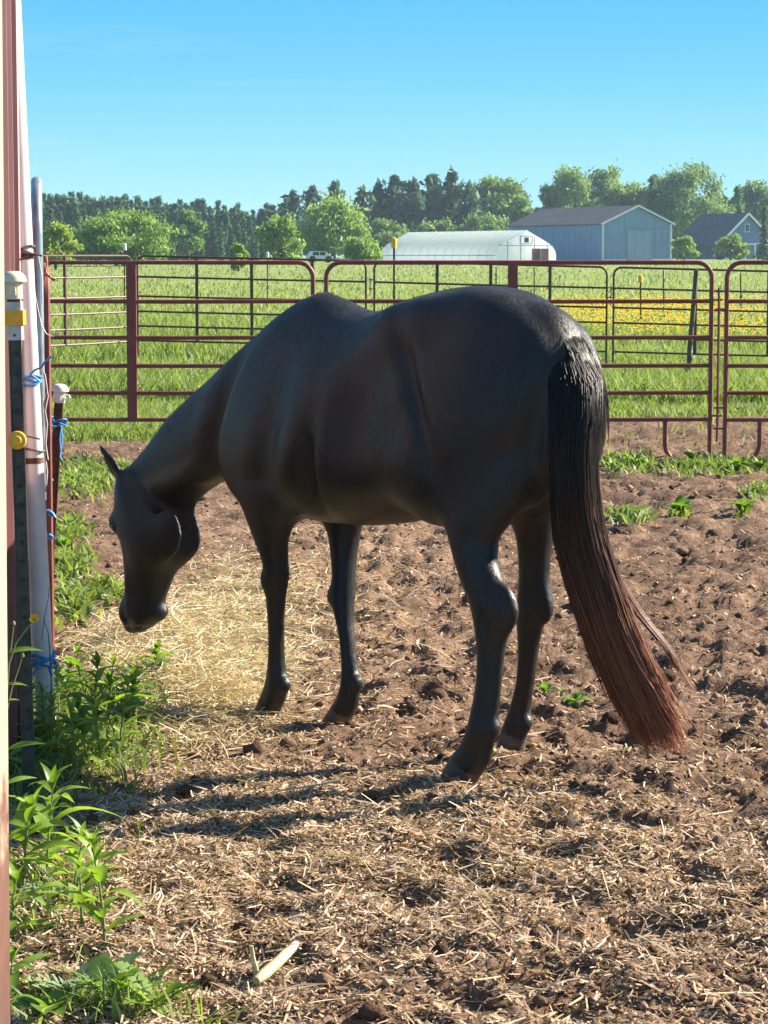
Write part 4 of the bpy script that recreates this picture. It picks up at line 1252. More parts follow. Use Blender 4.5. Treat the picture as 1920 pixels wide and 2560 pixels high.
def build_horse_surface():
    h = 0.0074
    lo = np.array([-0.52, -0.40, -0.03])
    hi = np.array([2.20, 0.40, 1.54])
    n = ((hi - lo) / h).astype(int) + 1
    ax = [lo[i] + h * np.arange(n[i]) for i in range(3)]
    F = np.full(n, 1.0, np.float32)

    def sub(b0, b1):
        i0 = [max(0, int((b0[i] - lo[i]) / h)) for i in range(3)]
        i1 = [min(n[i], int((b1[i] - lo[i]) / h) + 2) for i in range(3)]
        sl = tuple(slice(a, b) for a, b in zip(i0, i1))
        X, Y, Z = np.meshgrid(ax[0][sl[0]], ax[1][sl[1]], ax[2][sl[2]], indexing='ij', sparse=True)
        return sl, X, Y, Z
    def smin(a, b, k):
        t = np.clip(0.5 + 0.5 * (b - a) / k, 0, 1)
        return b * (1 - t) + a * t - k * t * (1 - t)
    def union(sl, f, k):
        F[sl] = smin(F[sl], f.astype(np.float32), k)
    def carve(sl, f, k):
        F[sl] = -smin(-F[sl], f.astype(np.float32), k)

    # trunk and neck: x, top, bottom, half width, width shift towards the top(-)/bottom(+)
    T = np.array([
        (-0.425, 1.20, 1.00, 0.04, 0.0), (-0.39, 1.27, 0.95, 0.085, 0.0), (-0.33, 1.345, 0.90, 0.130, 0.0), (-0.25, 1.405, 0.88, 0.168, 0.14),
        (-0.16, 1.452, 0.84, 0.205, 0.20), (0.0, 1.478, 0.81, 0.238, 0.20), (0.13, 1.472, 0.78, 0.256, 0.18),
        (0.25, 1.452, 0.752, 0.268, 0.10), (0.36, 1.423, 0.728, 0.272, 0.14), (0.50, 1.389, 0.708, 0.285, 0.16),
        (0.62, 1.402, 0.702, 0.287, 0.20), (0.70, 1.432, 0.702, 0.277, 0.30), (0.78, 1.452, 0.703, 0.258, 0.38),
        (0.87, 1.430, 0.706, 0.236, 0.36), (0.98, 1.378, 0.73, 0.210, 0.28), (1.08, 1.328, 0.785, 0.180, 0.2),
        (1.18, 1.270, 0.825, 0.145, 0.1), (1.28, 1.214, 0.815, 0.122, 0.1), (1.38, 1.155, 0.785, 0.108, 0.1),
        (1.50, 1.09, 0.738, 0.10, 0.1), (1.63, 1.014, 0.675, 0.094, 0.1), (1.76, 0.902, 0.635, 0.088, 0.1),
        (1.87, 0.82, 0.64, 0.078, 0.0), (1.95, 0.765, 0.68, 0.05, 0.0)])
    sl, X, Y, Z = sub(lo, hi)
    xs = ax[0]
    # smooth interpolation of the section table
    def tab(col):
        v = np.interp(xs, T[:, 0], T[:, col])
        ker = np.exp(-0.5 * (np.arange(-6, 7) / 2.6) ** 2); ker /= ker.sum()
        return np.convolve(np.pad(v, 6, mode='edge'), ker, 'valid')
    top, bot, wid, shf = [tab(c).reshape(-1, 1, 1) for c in (1, 2, 3, 4)]
    zc, hz = (top + bot) / 2, (top - bot) / 2
    v = np.clip((Z - zc) / hz, -1.3, 1.3)
    w = wid * np.clip(1 - shf * v * (1 + 0.25 * v), 0.25, 1.4)
    q = (np.abs(Y / w) ** 2.15 + np.abs((Z - zc) / hz) ** 2.15) ** (1 / 2.15)
    f = (q - 1) * np.minimum(w, hz) * 0.9
    endx = np.maximum(np.maximum(T[0, 0] - X, X - T[-1, 0]), 0)
    f = np.where(endx > 0, np.maximum(f, 0) + endx, f)
    F[sl] = f.astype(np.float32)

    def ell(c, r, rot=(0, 0, 0), k=0.05, cut=False):
        c, r = np.array(c), np.array(r)
        R = np.array(Matrix.Rotation(rot[2], 3, 'Z') @ Matrix.Rotation(rot[1], 3, 'Y') @ Matrix.Rotation(rot[0], 3, 'X'))
        m = r.max() * (1 + 1.3 * k / r.min())
        sl, X, Y, Z = sub(c - m, c + m)
        d = [X - c[0], Y - c[1], Z - c[2]]
        loc = [d[0] * R[0, i] + d[1] * R[1, i] + d[2] * R[2, i] for i in range(3)]
        k0 = np.sqrt((loc[0] / r[0]) ** 2 + (loc[1] / r[1]) ** 2 + (loc[2] / r[2]) ** 2)
        f = (k0 - 1) * r.min()
        (carve if cut else union)(sl, f, k)

    def limb(rows, k, phi=HTH, frame=None):
        """vertical loft of horizontal sections"""
        S = rows if isinstance(rows, np.ndarray) else limb_sections(rows, phi)
        b0 = np.array([S[:, 1].min(), S[:, 2].min(), S[0, 0]]) - 0.24
        b1 = np.array([S[:, 1].max(), S[:, 2].max(), S[-1, 0]]) + 0.24
        b0[2], b1[2] = S[0, 0] - 0.03, S[-1, 0] + 0.10
        sl, X, Y, Z = sub(b0, b1)
        zs = Z.ravel()
        g = np.linspace(S[0, 0], S[-1, 0], 240)
        cols = []
        for c in range(1, 5):
            vv = np.interp(g, S[:, 0], S[:, c])
            m = max(2, int(0.014 / (g[1] - g[0])))
            ker = np.exp(-0.5 * (np.arange(-2 * m, 2 * m + 1) / m) ** 2); ker /= ker.sum()
            vv = np.convolve(np.pad(vv, 2 * m, mode='edge'), ker, 'valid')
            cols.append(np.interp(zs, g, vv).reshape(1, 1, -1))
        cx, cy, a, w = cols
        dx, dy = X - cx, Y - cy
        if frame is not None:
            cf, sf = math.cos(frame), math.sin(frame)
            dx, dy = dx * cf + dy * sf, -dx * sf + dy * cf
        q = np.sqrt((dx / a) ** 2 + (dy / w) ** 2)
        f = (q - 1) * np.minimum(a, w)
        ez = np.maximum(np.maximum(S[0, 0] - Z, Z - S[-1, 0]), 0)
        f = np.where(ez > 0, np.maximum(f, 0) + ez, f)
        union(sl, f, k)

    # haunches, shoulders
    for s in (1, -1):
        ell((-0.08, s * 0.112, 1.09), (0.24, 0.115, 0.30), (0, 0.10, 0), 0.09)
        ell((-0.28, s * 0.080, 1.10), (0.115, 0.075, 0.20), (0, -0.05, 0), 0.08)
        ell((0.08, s * 0.165, 0.97), (0.10, 0.065, 0.13), (0, -0.25, 0), 0.08)
        ell((0.20, s * 0.165, 1.33), (0.09, 0.05, 0.06), (0, 0.3, 0), 0.11)
        ell((0.98, s * 0.105, 1.02), (0.115, 0.075, 0.25), (0, -0.42, 0), 0.09)
        ell((1.05, s * 0.095, 0.93), (0.085, 0.072, 0.11), (0, 0, 0), 0.08)
        ell((0.90, s * 0.135, 0.87), (0.13, 0.065, 0.11), (0, 0.4, 0), 0.07)
        ell((0.845, s * 0.145, 0.79), (0.05, 0.03, 0.06), (0, 0, 0), 0.05)
        # hollow of the flank, groove behind the shoulder, lines of the thigh
        m3 = np.array([1, s, 1])
        ell((0.285, s * 0.345, 1.12), (0.12, 0.10, 0.20), (0, -0.25, 0), 0.10, cut=True)
        ell((0.77, s * 0.340, 0.98), (0.06, 0.085, 0.24), (0, -0.30, 0), 0.10, cut=True)
        ell((1.20, s * 0.20, 1.04), (0.05, 0.085, 0.20), (0, -0.45, 0), 0.09, cut=True)
        ell(h_plane(1214, 1150, .265)[0] * m3, (0.020, 0.05, 0.13), (0, -0.6, 0), 0.055, cut=True)
        ell(h_plane(1016, 1055, .298)[0] * m3, (0.016, 0.05, 0.14), (0, 0.45, 0), 0.075, cut=True)
        ell(h_plane(948, 1068, .315)[0] * m3, (0.060, 0.05, 0.075), (0, 0.2, 0), 0.06, cut=True)
        ell(h_plane(762, 1200, .262)[0] * m3, (0.018, 0.04, 0.085), (0, -0.25, 0), 0.07, cut=True)
        ell((0.02, s * 0.150, 0.93), (0.13, 0.075, 0.14), (0, -0.1, 0), 0.07)
        ell(h_plane(1300, 1120, .190)[0] * m3, (0.014, 0.04, 0.14), (0, -0.12, 0), 0.05, cut=True)
    # root of the tail
    ell((-0.345, 0, 1.325), (0.085, 0.030, 0.035), (0, -0.85, 0), 0.06)
    # crease between the buttocks
    ell((-0.47, 0, 1.02), (0.10, 0.022, 0.22), (0, 0, 0), 0.05, cut=True)

    # legs: left px, right px, y px, local Y, lateral half width
    LH = [(1120, 1280, 1030, .08, .03), (1085, 1310, 1110, .12, .075), (1075, 1318, 1185, .136, .080), (1090, 1300, 1240, .148, .077), (1108, 1277, 1290, .158, .072), (1119, 1246, 1344, .168, .062), (1133, 1243, 1400, .178, .056),
          (1150, 1260, 1455, .184, .050), (1167, 1279, 1495, .188, .048), (1175, 1286, 1520, .19, .047), (1182, 1281, 1550, .192, .044),
          (1189, 1267, 1600, .195, .038), (1192, 1259, 1650, .198, .033), (1190, 1254, 1705, .20, .031), (1182, 1249, 1755, .203, .032),
          (1172, 1245, 1800, .206, .037), (1164, 1241, 1832, .208, .038), (1150, 1233, 1868, .208, .034), (1128, 1226, 1898, .209, .038),
          (1106, 1206, 1930, .209, .048), (1094, 1192, 1958, .209, .054), (1093, 1190, 1964, .209, .054)]
    RH = [(1300, 1390, 1050, -.08, .03), (1280, 1410, 1140, -.125, .08), (1275, 1415, 1190, -.150, .095), (1285, 1400, 1250, -.16, .085), (1289, 1388, 1310, -.168, .070), (1294, 1379, 1380, -.175, .055), (1297, 1374, 1440, -.185, .047),
          (1293, 1374, 1490, -.19, .047), (1290, 1373, 1520, -.192, .046), (1290, 1362, 1555, -.195, .042), (1294, 1350, 1605, -.20, .036),
          (1294, 1343, 1655, -.203, .032), (1289, 1336, 1710, -.206, .031), (1277, 1328, 1760, -.208, .035), (1262, 1322, 1800, -.209, .037),
          (1250, 1320, 1832, -.209, .037), (1244, 1314, 1858, -.209, .044), (1238, 1308, 1884, -.209, .053), (1237, 1307, 1890, -.209, .053)]
    LF = [(660, 740, 1120, .08, .03), (620, 790, 1170, .115, .07), (592, 790, 1215, .135, .083), (602, 765, 1262, .135, .075), (613, 740, 1300, .130, .064), (634, 721, 1350, .122, .052), (653, 721, 1397, .112, .045), (660, 724, 1432, .105, .044),
          (662, 719, 1458, .10, .043), (664, 715, 1490, .094, .036), (668, 712, 1540, .088, .029), (670, 711, 1590, .082, .028), (670, 712, 1640, .077, .029),
          (666, 717, 1685, .072, .034), (660, 720, 1715, .069, .036), (648, 717, 1745, .066, .034), (637, 706, 1768, .066, .042),
          (628, 698, 1792, .066, .050), (627, 696, 1801, .066, .050)]
    RF = [(810, 880, 1140, -.08, .03), (785, 915, 1190, -.11, .065), (775, 925, 1240, -.125, .078), (795, 913, 1290, -.125, .068), (819, 902, 1335, -.12, .054), (826, 893, 1388, -.113, .045), (829, 889, 1436, -.105, .041), (827, 888, 1480, -.10, .042),
          (829, 887, 1510, -.096, .041), (840, 882, 1550, -.09, .033), (849, 885, 1590, -.086, .028), (853, 889, 1635, -.082, .028),
          (855, 895, 1677, -.08, .031), (851, 901, 1711, -.077, .036), (841, 900, 1744, -.075, .035), (824, 893, 1772, -.075, .040),
          (808, 884, 1796, -.075, .050), (797, 876, 1817, -.075, .051), (796, 875, 1821, -.075, .051)]
    for rows in (LH, RH): limb(rows, 0.035)
    for rows in (LF, RF): limb(rows, 0.028)
    # point of hock, ergot tufts
    for rows, Y in (((1268, 1514), .19), ((1360, 1514), -.192)):
        c, _ = h_plane(rows[0], rows[1], Y)
        ell(c, (0.028, 0.022, 0.05), (0, 0.2, 0), 0.035)

    # knees, hollows before the tendons, grooves of the cannons
    ell(h_plane(672, 1446, .112)[0], (0.022, 0.030, 0.036), (0, 0, 0), 0.022)
    ell(h_plane(838, 1492, -.092)[0], (0.022, 0.030, 0.036), (0, 0, 0), 0.022)
    for px, py, Y, r in ((1252, 1440, .232, (.012, .020, .055)), (1345, 1440, -.145, (.010, .018, .050)),
                         (1234, 1672, .232, (.0075, .011, .085)), (1322, 1668, -.170, (.0065, .010, .075)),
                         (697, 1592, .113, (.0065, .010, .080)), (874, 1612, -.054, (.0065, .010, .075)),
                         (1205, 1560, .236, (.010, .012, .030)), (700, 1400, .158, (.009, .012, .045))):
        ell(h_plane(px, py, Y)[0], r, (0, -0.10, 0), 0.016, cut=True)
    for px, py, Y in ((1236, 1822, .208), (1318, 1808, -.209), (715, 1712, .070), (896, 1708, -.077)):
        ell(h_plane(px - 4, py, Y)[0], (.018, .026, .026), (0, 0, 0), 0.016)

    # head: turned a little further to the left
    PH = math.radians(54)
    dphi = PH - HTH
    HD = [(296, 352, 1178, .05, .045), (288, 395, 1205, .05, .078), (285, 425, 1235, .052, .090), (283, 448, 1265, .054, .097), (283, 470, 1300, .056, .098),
          (288, 480, 1335, .060, .094), (298, 478, 1365, .064, .086), (306, 460, 1395, .067, .076), (310, 438, 1425, .069, .066), (310, 429, 1455, .071, .058), (308, 419, 1485, .074, .053),
          (304, 410, 1512, .076, .053), (308, 409, 1532, .077, .054), (316, 401, 1550, .078, .052), (326, 388, 1566, .079, .044), (334, 352, 1578, .08, .02)]
    S = []
    for l, r, py, Y, w in HD:
        c, d = h_plane((l + r) / 2, py, Y)
        hw = (r - l) / 2 * d / FPX
        a = math.sqrt(max(hw * hw - (w * math.cos(PH)) ** 2, (0.5 * w) ** 2)) / math.sin(PH)
        S.append((c[2], c[0], c[1], a, w))
    S.sort()
    S = np.array(S)
    limb(S, 0.03, PH, frame=dphi)
    hf = np.array([math.cos(dphi), math.sin(dphi), 0])        # head forward in horse coordinates
    hl = np.array([-math.sin(dphi), math.cos(dphi), 0])
    def hp(px, py, side, Y=0.06):
        c, _ = h_plane(px, py, Y)
        return c + hl * side
    # cheeks with a groove between them, brows, muzzle, chin, nostrils
    jaw = hp(440, 1328, 0)
    for s in (1, -1):
        ell(jaw + hl * 0.046 * s - hf * 0.002, (0.066, 0.018, 0.080), (0, 0.10, dphi), 0.05)
        ell(hp(322, 1302, s * 0.062), (0.034, 0.024, 0.030), (0, 0, dphi), 0.03)
        ell(hp(352, 1400, s * 0.066), (0.012, 0.010, 0.10), (0, 0, dphi), 0.02)
        ell(hp(338, 1530, s * 0.050), (0.030, 0.02, 0.042), (0, 0.1, dphi), 0.02)
        ell(hp(343, 1542, s * 0.074), (0.010, 0.014, 0.022), (0, 0.35, dphi), 0.012, cut=True)
    ell(jaw - hf * 0.090, (0.068, 0.024, 0.095), (0, 0, dphi), 0.035, cut=True)
    ell(hp(396, 1530, 0), (0.028, 0.034, 0.026), (0, 0, dphi), 0.035)
    ell(hp(333, 1562, 0), (0.030, 0.040, 0.030), (0, 0, dphi), 0.02)
    for s in (1, -1):
        ell(hp(372, 1566, s * 0.05), (0.035, 0.02, 0.006), (0, 0.1, dphi), 0.012, cut=True)
    # ears
    tip, _ = h_plane(251, 1114, .13)
    base, _ = h_plane(296, 1186, .10)
    def ear(base, tip, wide):
        sl, X, Y, Z = sub(np.minimum(base, tip) - 0.08, np.maximum(base, tip) + 0.08)
        d = tip - base
        L = np.linalg.norm(d); d = d / L
        sd = np.cross(d, hf * 0.3 + hl * 0.95); sd /= np.linalg.norm(sd)
        th = np.cross(d, sd)
        rel = (X - base[0], Y - base[1], Z - base[2])
        dot = lambda a: rel[0] * a[0] + rel[1] * a[1] + rel[2] * a[2]
        t = np.clip(dot(d) / L, 0, 1)
        prof = wide * np.interp(t, [0, .15, .35, .6, .85, 1], [.75, .95, 1.0, .8, .42, .12])
        e = dot(d) - t * L
        q = np.sqrt((dot(sd) / prof) ** 2 + (dot(th) / np.maximum(prof * 0.45, 0.008)) ** 2 + (e / 0.01) ** 2)
        union(sl, (q - 1) * np.maximum(prof * 0.5, .004), 0.012)
    ear(base, tip, 0.027)
    rb = base - hl * 0.10 - hf * 0.01
    ear(rb, rb + np.array([-0.085, -0.03, 0.028]), 0.024)

    # ---- surface nets
    ins = F < 0
    cells = np.zeros(np.array(n) - 1, np.int8)
    for dx in (0, 1):
        for dy in (0, 1):
            for dz in (0, 1):
                cells += ins[dx:n[0] - 1 + dx, dy:n[1] - 1 + dy, dz:n[2] - 1 + dz]
    act = (cells > 0) & (cells < 8)
    ci = np.argwhere(act)
    vid = np.full(act.shape, -1, np.int32)
    vid[tuple(ci.T)] = np.arange(len(ci))
    acc = np.zeros((len(ci), 3)); cnt = np.zeros(len(ci))
    corners = [(a, b, c) for a in (0, 1) for b in (0, 1) for c in (0, 1)]
    for a in corners:
        for axis in range(3):
            if a[axis] == 0:
                b = list(a); b[axis] = 1
                fa = F[tuple((ci + a).T)]; fb = F[tuple((ci + b).T)]
                m = (fa < 0) != (fb < 0)
                t = np.where(m, fa / np.where(m, fa - fb, 1), 0)
                p = np.tile(np.array(a, float), (len(ci), 1)); p[:, axis] += t
                acc[m] += p[m]; cnt[m] += 1
    V = lo + h * (ci + acc / cnt[:, None])
    quads = []
    for axis in range(3):
        u, w_ = (axis + 1) % 3, (axis + 2) % 3
        sa = [slice(0, n[i] - 1) for i in range(3)]; sb = list(sa)
        sb[axis] = slice(1, n[axis])
        A, B = ins[tuple(sa)], ins[tuple(sb)]
        e = np.argwhere(A != B)
        ok = (e[:, u] > 0) & (e[:, w_] > 0)
        e = e[ok]
        fl = A[tuple(e.T)]
        def at(du, dw):
            q = e.copy(); q[:, u] -= du; q[:, w_] -= dw
            return vid[tuple(q.T)]
        q = np.stack([at(0, 0), at(1, 0), at(1, 1), at(0, 1)], 1)
        q[~fl] = q[~fl][:, ::-1]
        quads.append(q)
    Q = np.concatenate(quads)
    Q = Q[(Q >= 0).all(1)]
    # light smoothing
    E = np.concatenate([Q[:, [i, (i + 1) % 4]] for i in range(4)])
    E = np.unique(np.sort(E, 1), axis=0)
    deg = np.bincount(E.ravel(), minlength=len(V))[:, None]
    for it in range(5):
        s = np.zeros_like(V)
        for c in range(3):
            s[:, c] = np.bincount(E[:, 0], V[E[:, 1], c], len(V)) + np.bincount(E[:, 1], V[E[:, 0], c], len(V))
        lam = 0.55 if it % 2 == 0 else -0.5
        V = V + lam * (s / np.maximum(deg, 1) - V)
    return V, Q, dict(jaw=jaw, hf=hf, hl=hl, hp=hp, dphi=dphi)

def horse_materials():
    m, nt, b = new_mat('black_horse_coat')
    tc = nt.nodes.new('ShaderNodeTexCoord')
    mp = nt.nodes.new('ShaderNodeMapping')
    mp.inputs['Scale'].default_value = (60, 60, 9)
    nt.links.new(tc.outputs['Object'], mp.inputs[0])
    hair = tex_noise(nt, 5.0, 3, 0.6, vec=mp.outputs[0])
    big = tex_noise(nt, 3.2, 3, 0.5)
    col = ramp(nt, big, [(0.35, (0.0135, 0.0132, 0.0138)), (0.64, (0.0178, 0.0165, 0.0160))])
    mx = N(nt, 'ShaderNodeMix', _data_type='RGBA', _blend_type='MULTIPLY')
    mx.inputs[0].default_value = 0.6
    nt.links.new(col, mx.inputs[6])
    nt.links.new(ramp(nt, hair, [(0.3, (0.55, 0.55, 0.55)), (0.75, (1.25, 1.2, 1.15))]), mx.inputs[7])
    nt.links.new(mx.outputs[2], b.inputs['Base Color'])
    b.inputs['Roughness'].default_value = 0.47
    b.inputs['Specular IOR Level'].default_value = 0.36
    b.inputs['Sheen Weight'].default_value = 0.02
    b.inputs['Sheen Roughness'].default_value = 0.45
    b.inputs['Sheen Tint'].default_value = (0.9, 0.8, 0.7, 1)
    mid = tex_noise(nt, 11.0, 3, 0.5)
    hs = N(nt, 'ShaderNodeMath', _operation='MULTIPLY_ADD'); hs.inputs[1].default_value = 2.5
    nt.links.new(mid, hs.inputs[0]); nt.links.new(hair, hs.inputs[2])
    bump(nt, b, hs.outputs[0], 0.30, 0.004)
    hoof = mat_noise('hoof_horn', (0.060, 0.043, 0.033), (0.125, 0.088, 0.064), 22, 0.7, 0.4, 0.003)
    m2, nt2, b2 = new_mat('tail_hair')
    a = nt2.nodes.new('ShaderNodeAttribute'); a.attribute_name = 'tint'
    nt2.links.new(a.outputs['Color'], b2.inputs['Base Color'])
    b2.inputs['Roughness'].default_value = 0.42
    b2.inputs['Specular IOR Level'].default_value = 0.55
    add_transl(nt2, b2, a.outputs['Color'], 0.35, (1.3, 1.1, 0.9))
    return m, hoof, m2

def strands(name, paths, radii, tints, mat, parent):
    """three-sided hairs; paths (n, k, 3), radii (n, k), tints (n, k, 3)"""
    n, k, _ = paths.shape
    t = np.gradient(paths, axis=1)
    t /= np.linalg.norm(t, axis=2, keepdims=True) + 1e-9
    ref = np.array([0.31, 0.77, 0.21])
    u = np.cross(t, ref); u /= np.linalg.norm(u, axis=2, keepdims=True) + 1e-9
    w = np.cross(t, u)
    ring = [paths + radii[..., None] * (u * math.cos(a) + w * math.sin(a)) for a in (0, 2.094, 4.189)]
    V = np.stack(ring, 2).reshape(-1, 3)
    base = (np.arange(n)[:, None] * k + np.arange(k - 1)[None]) * 3
    fs = []
    for c in range(3):
        a0, b0 = base + c, base + (c + 1) % 3
        fs.append(np.stack([a0, b0, b0 + 3, a0 + 3], -1).reshape(-1, 4))
    col = np.repeat(tints.reshape(-1, 3), 3, axis=0)
    me = np_mesh(name, V, np.concatenate(fs), mat, True, col)
    return link(name, me, parent)

def make_horse():
    coat, hoofm, hairm = horse_materials()
    V, Q, hd = build_horse_surface()
    root = empty('horse', HO, 'black horse grazing at the hay with its long brown-tipped tail towards us', 'horse',
                 rz=math.atan2(HF[1], HF[0]))
    me = np_mesh('body', V, Q, coat, True)
    me.materials.append(hoofm)
    fc = V[Q].mean(1)
    feet = []
    rngv = np.zeros(len(Q), np.int32)
    for (cx, cy) in ((-.106, .209), (.106, -.209), (1.06, .066), (.83, -.075)):
        near = (np.abs(fc[:, 0] - cx) < .14) & (np.abs(fc[:, 1] - cy) < .12)
        lim = 0.078 + (fc[:, 0] - cx) * 0.45
        rngv[near & (fc[:, 2] < lim)] = 1
    me.polygons.foreach_set('material_index', rngv)
    body = link('body', me, root)
    tag(body, 'glossy black short coat')
    rg = np.random.default_rng(5)
    # short coat: single hairs lying along the body
    tri = np.concatenate([Q[:, [0, 1, 2]], Q[:, [0, 2, 3]]])
    e1, e2 = V[tri[:, 1]] - V[tri[:, 0]], V[tri[:, 2]] - V[tri[:, 0]]
    fn = np.cross(e1, e2); ar = np.linalg.norm(fn, axis=1)
    vn = np.zeros_like(V)
    for c in range(3): np.add.at(vn, tri[:, c], fn)
    vn /= np.linalg.norm(vn, axis=1, keepdims=True) + 1e-12
    nh = 160000
    t_i = rg.choice(len(tri), nh, p=ar / ar.sum())
    u_, v_ = rg.random(nh), rg.random(nh)
    fl = u_ + v_ > 1; u_[fl], v_[fl] = 1 - u_[fl], 1 - v_[fl]
    hp_ = V[tri[t_i, 0]] + e1[t_i] * u_[:, None] + e2[t_i] * v_[:, None]
    hn = vn[tri[t_i, 0]]
    leg = sstep(0.95, 0.70, hp_[:, 2])[:, None] if False else np.clip((0.85 - hp_[:, 2]) / 0.25, 0, 1)[:, None]
    dirn = np.array([-0.75, 0, -0.65]) * (1 - leg) + np.array([-0.05, 0, -1.0]) * leg + rg.normal(0, 0.22, (nh, 3))
    dirn -= hn * (dirn * hn).sum(1, keepdims=True)
    dirn /= np.linalg.norm(dirn, axis=1, keepdims=True) + 1e-9
    sd = np.cross(hn, dirn)
    keep = hp_[:, 2] > 0.07
    ln_ = rg.uniform(.008, .017, nh)[:, None]; wd_ = rg.uniform(.0005, .0009, nh)[:, None]
    b0 = hp_ + hn * 0.0004
    T3 = np.stack([b0 - sd * wd_, b0 + sd * wd_, b0 + dirn * ln_ + hn * rg.uniform(.0006, .0022, nh)[:, None]], 1)[keep]
    tn = rg.random((len(T3), 1)) ** 2
    hc = np.array([.011, .010, .0105]) * (1 - tn) + np.array([.036, .027, .021]) * tn
    mh, nth, bh = new_mat('coat_hair')
    ah = nth.nodes.new('ShaderNodeAttribute'); ah.attribute_name = 'tint'
    nth.links.new(ah.outputs['Color'], bh.inputs['Base Color'])
    bh.inputs['Roughness'].default_value = 0.38; bh.inputs['Specular IOR Level'].default_value = 0.42
    hm = np_mesh('coat_hair', T3.reshape(-1, 3), np.arange(len(T3) * 3).reshape(-1, 3), mh, False, np.repeat(hc, 3, 0))
    tag(link('coat_hair', hm, root), kind='stuff')
    # rims of the nostrils
    for s in (1, -1):
        cc = hd['hp'](343, 1540, s * 0.066)
        ring = [tuple(cc + hd['hf'] * 0.011 * math.cos(a) * (0.6 + 0.4 * math.sin(a)) + hd['hl'] * s * (0.004 + 0.003 * math.cos(a)) + np.array([0, 0, 1.0]) * 0.024 * math.sin(a)) for a in np.linspace(0.3, 5.4, 14)]
        MB().tube(ring, [0.0008] + [0.0028] * 12 + [0.0008], 6).build('nostril_rim', coat, root, True)
    # eyes
    for s in (1, -1):
        c = hd['hp'](326, 1312, s * 0.076)
        mb = MB()
        prof = [(0.018 * math.sin(a), -0.018 * math.cos(a)) for a in np.linspace(0.05, math.pi - 0.05, 9)]
        mb.lathe(prof, (0, 0, 0), 12)
        em, ent, eb = (bpy.data.materials.get('eye_dark'), None, None) if bpy.data.materials.get('eye_dark') else new_mat('eye_dark')
        if eb:
            eb.inputs['Base Color'].default_value = (0.008, 0.005, 0.004, 1); eb.inputs['Roughness'].default_value = 0.12
        mb.build('eye', em, root, True, c)
    # tail: photo control line, left and right edges
    yy = np.array([806, 850, 950, 1050, 1150, 1250, 1350, 1450, 1550, 1650, 1750, 1820, 1880])
    le = np.array([1362, 1368, 1374, 1374, 1376, 1380, 1388, 1417, 1452, 1492, 1541, 1580, 1612])
    re = np.array([1386, 1440, 1503, 1503, 1490, 1497, 1512, 1545, 1575, 1612, 1660, 1695, 1722])
    dd = np.array([7.56, 7.43, 7.315, 7.27, 7.26, 7.26, 7.26, 7.26, 7.26, 7.27, 7.29, 7.31, 7.33])
    n, k = 5400, 12
    paths = np.zeros((n, k, 3)); tints = np.zeros((n, k, 3)); radii = np.zeros((n, k))
    NL = 120
    lock = rg.integers(0, NL, n)
    lock_s = rg.random(NL); lock_len = 0.84 + 0.19 * rg.random(NL); lock_off = rg.normal(0, 1, (NL, 2)); lock_tone = rg.uniform(.45, 1.25, NL)
    stray = rg.random(n) < 0.11
    for i in range(n):
        L = lock[i]
        s = lock_s[L] + rg.normal(0, 0.04)
        s = min(max(s, -0.02), 1.02)
        end = lock_len[L] * (0.90 + 0.11 * rg.random())
        start = rg.random() ** 2 * 0.10
        tt = start + (min(end, 1.0) - start) * np.linspace(0, 1, k)
        ypx = 806 + (1884 - 806) * tt
        l, r, d = np.interp(ypx, yy, le), np.interp(ypx, yy, re), np.interp(ypx, yy, dd)
        wob = 0.06 * np.sin(tt * (5 + 3 * rg.random()) + 6.28 * rg.random()) * tt
        ph = rg.random()
        sx = 0.5 + (s - 0.5) * np.interp(tt, [0, .08, 1], [0.9, 1.0, 1.0]) + wob + 0.03 * lock_off[L, 0] * np.sin(tt * 7 + L)
        xp = l + (r - l) * np.clip(sx, -.03, 1.03)
        xp = xp + tt ** 3 * rg.normal(0, 13)
        thick = 0.055 * math.sqrt(max(0.05, 1 - (2 * min(max(s, 0), 1) - 1) ** 2)) * np.interp(tt, [0, .15, .5, .8, 1], [.55, .9, 1.0, .85, .6])
        dp = d + (ph * 2 - 1) * thick
        if stray[i]:
            q = np.clip((tt - 0.5) / 0.5, 0, 1)
            xp = xp + q ** 1.4 * rg.uniform(-22, 60)
        pts = np.stack([P(a, b, c) for a, b, c in zip(xp, ypx, dp)])
        paths[i] = (pts - HO) @ np.stack([HF, HL, [0, 0, 1]], 1)
        radii[i] = np.interp(tt, [0, .3, .85, 1], [.0011, .0010, .00075, .0003]) * rg.uniform(.6, 1.25)
        c = np.interp(tt + rg.normal(0, .05), [0, .38, .56, .76, 1.0], [0, .03, .26, .66, 1.0])[:, None]
        c = c * (0.72 + 0.28 * np.clip(s * 1.5 + .25, 0, 1))  # strands to the right keep more red: sunlit glow painted into the tint
        dark, tipc = np.array([.012, .0085, .0075]), np.array([.62, .275, .155]) * (rg.uniform(.5, 1.25) if rg.random() > .2 else rg.uniform(.08, .3)) * lock_tone[L]  # bleached tip colour, raised to carry the glow of the low sun
        tints[i] = dark * (1 - c) + tipc * c
    # one loose lock blown off to the right
    for i in range(150):
        tt = np.linspace(0, 1, k)
        s = rg.normal(0, 1)
        xp = np.interp(tt, [0, .25, .5, .75, 1], [1500, 1540, 1592, 1668, 1738]) + s * np.interp(tt, [0, .5, 1], [4, 10, 9]) * 0.8
        ypx = np.interp(tt, [0, .25, .5, .75, 1], [1340, 1440, 1530, 1620, 1735]) + s * 3
        e = rg.uniform(.7, 1)
        xp, ypx = np.interp(tt * e, tt, xp), np.interp(tt * e, tt, ypx)
        dp = 7.30 + rg.normal(0, .012) + tt * .05
        pts = np.stack([P(a, b, c) for a, b, c in zip(xp, ypx, dp)])
        paths[i] = (pts - HO) @ np.stack([HF, HL, [0, 0, 1]], 1)
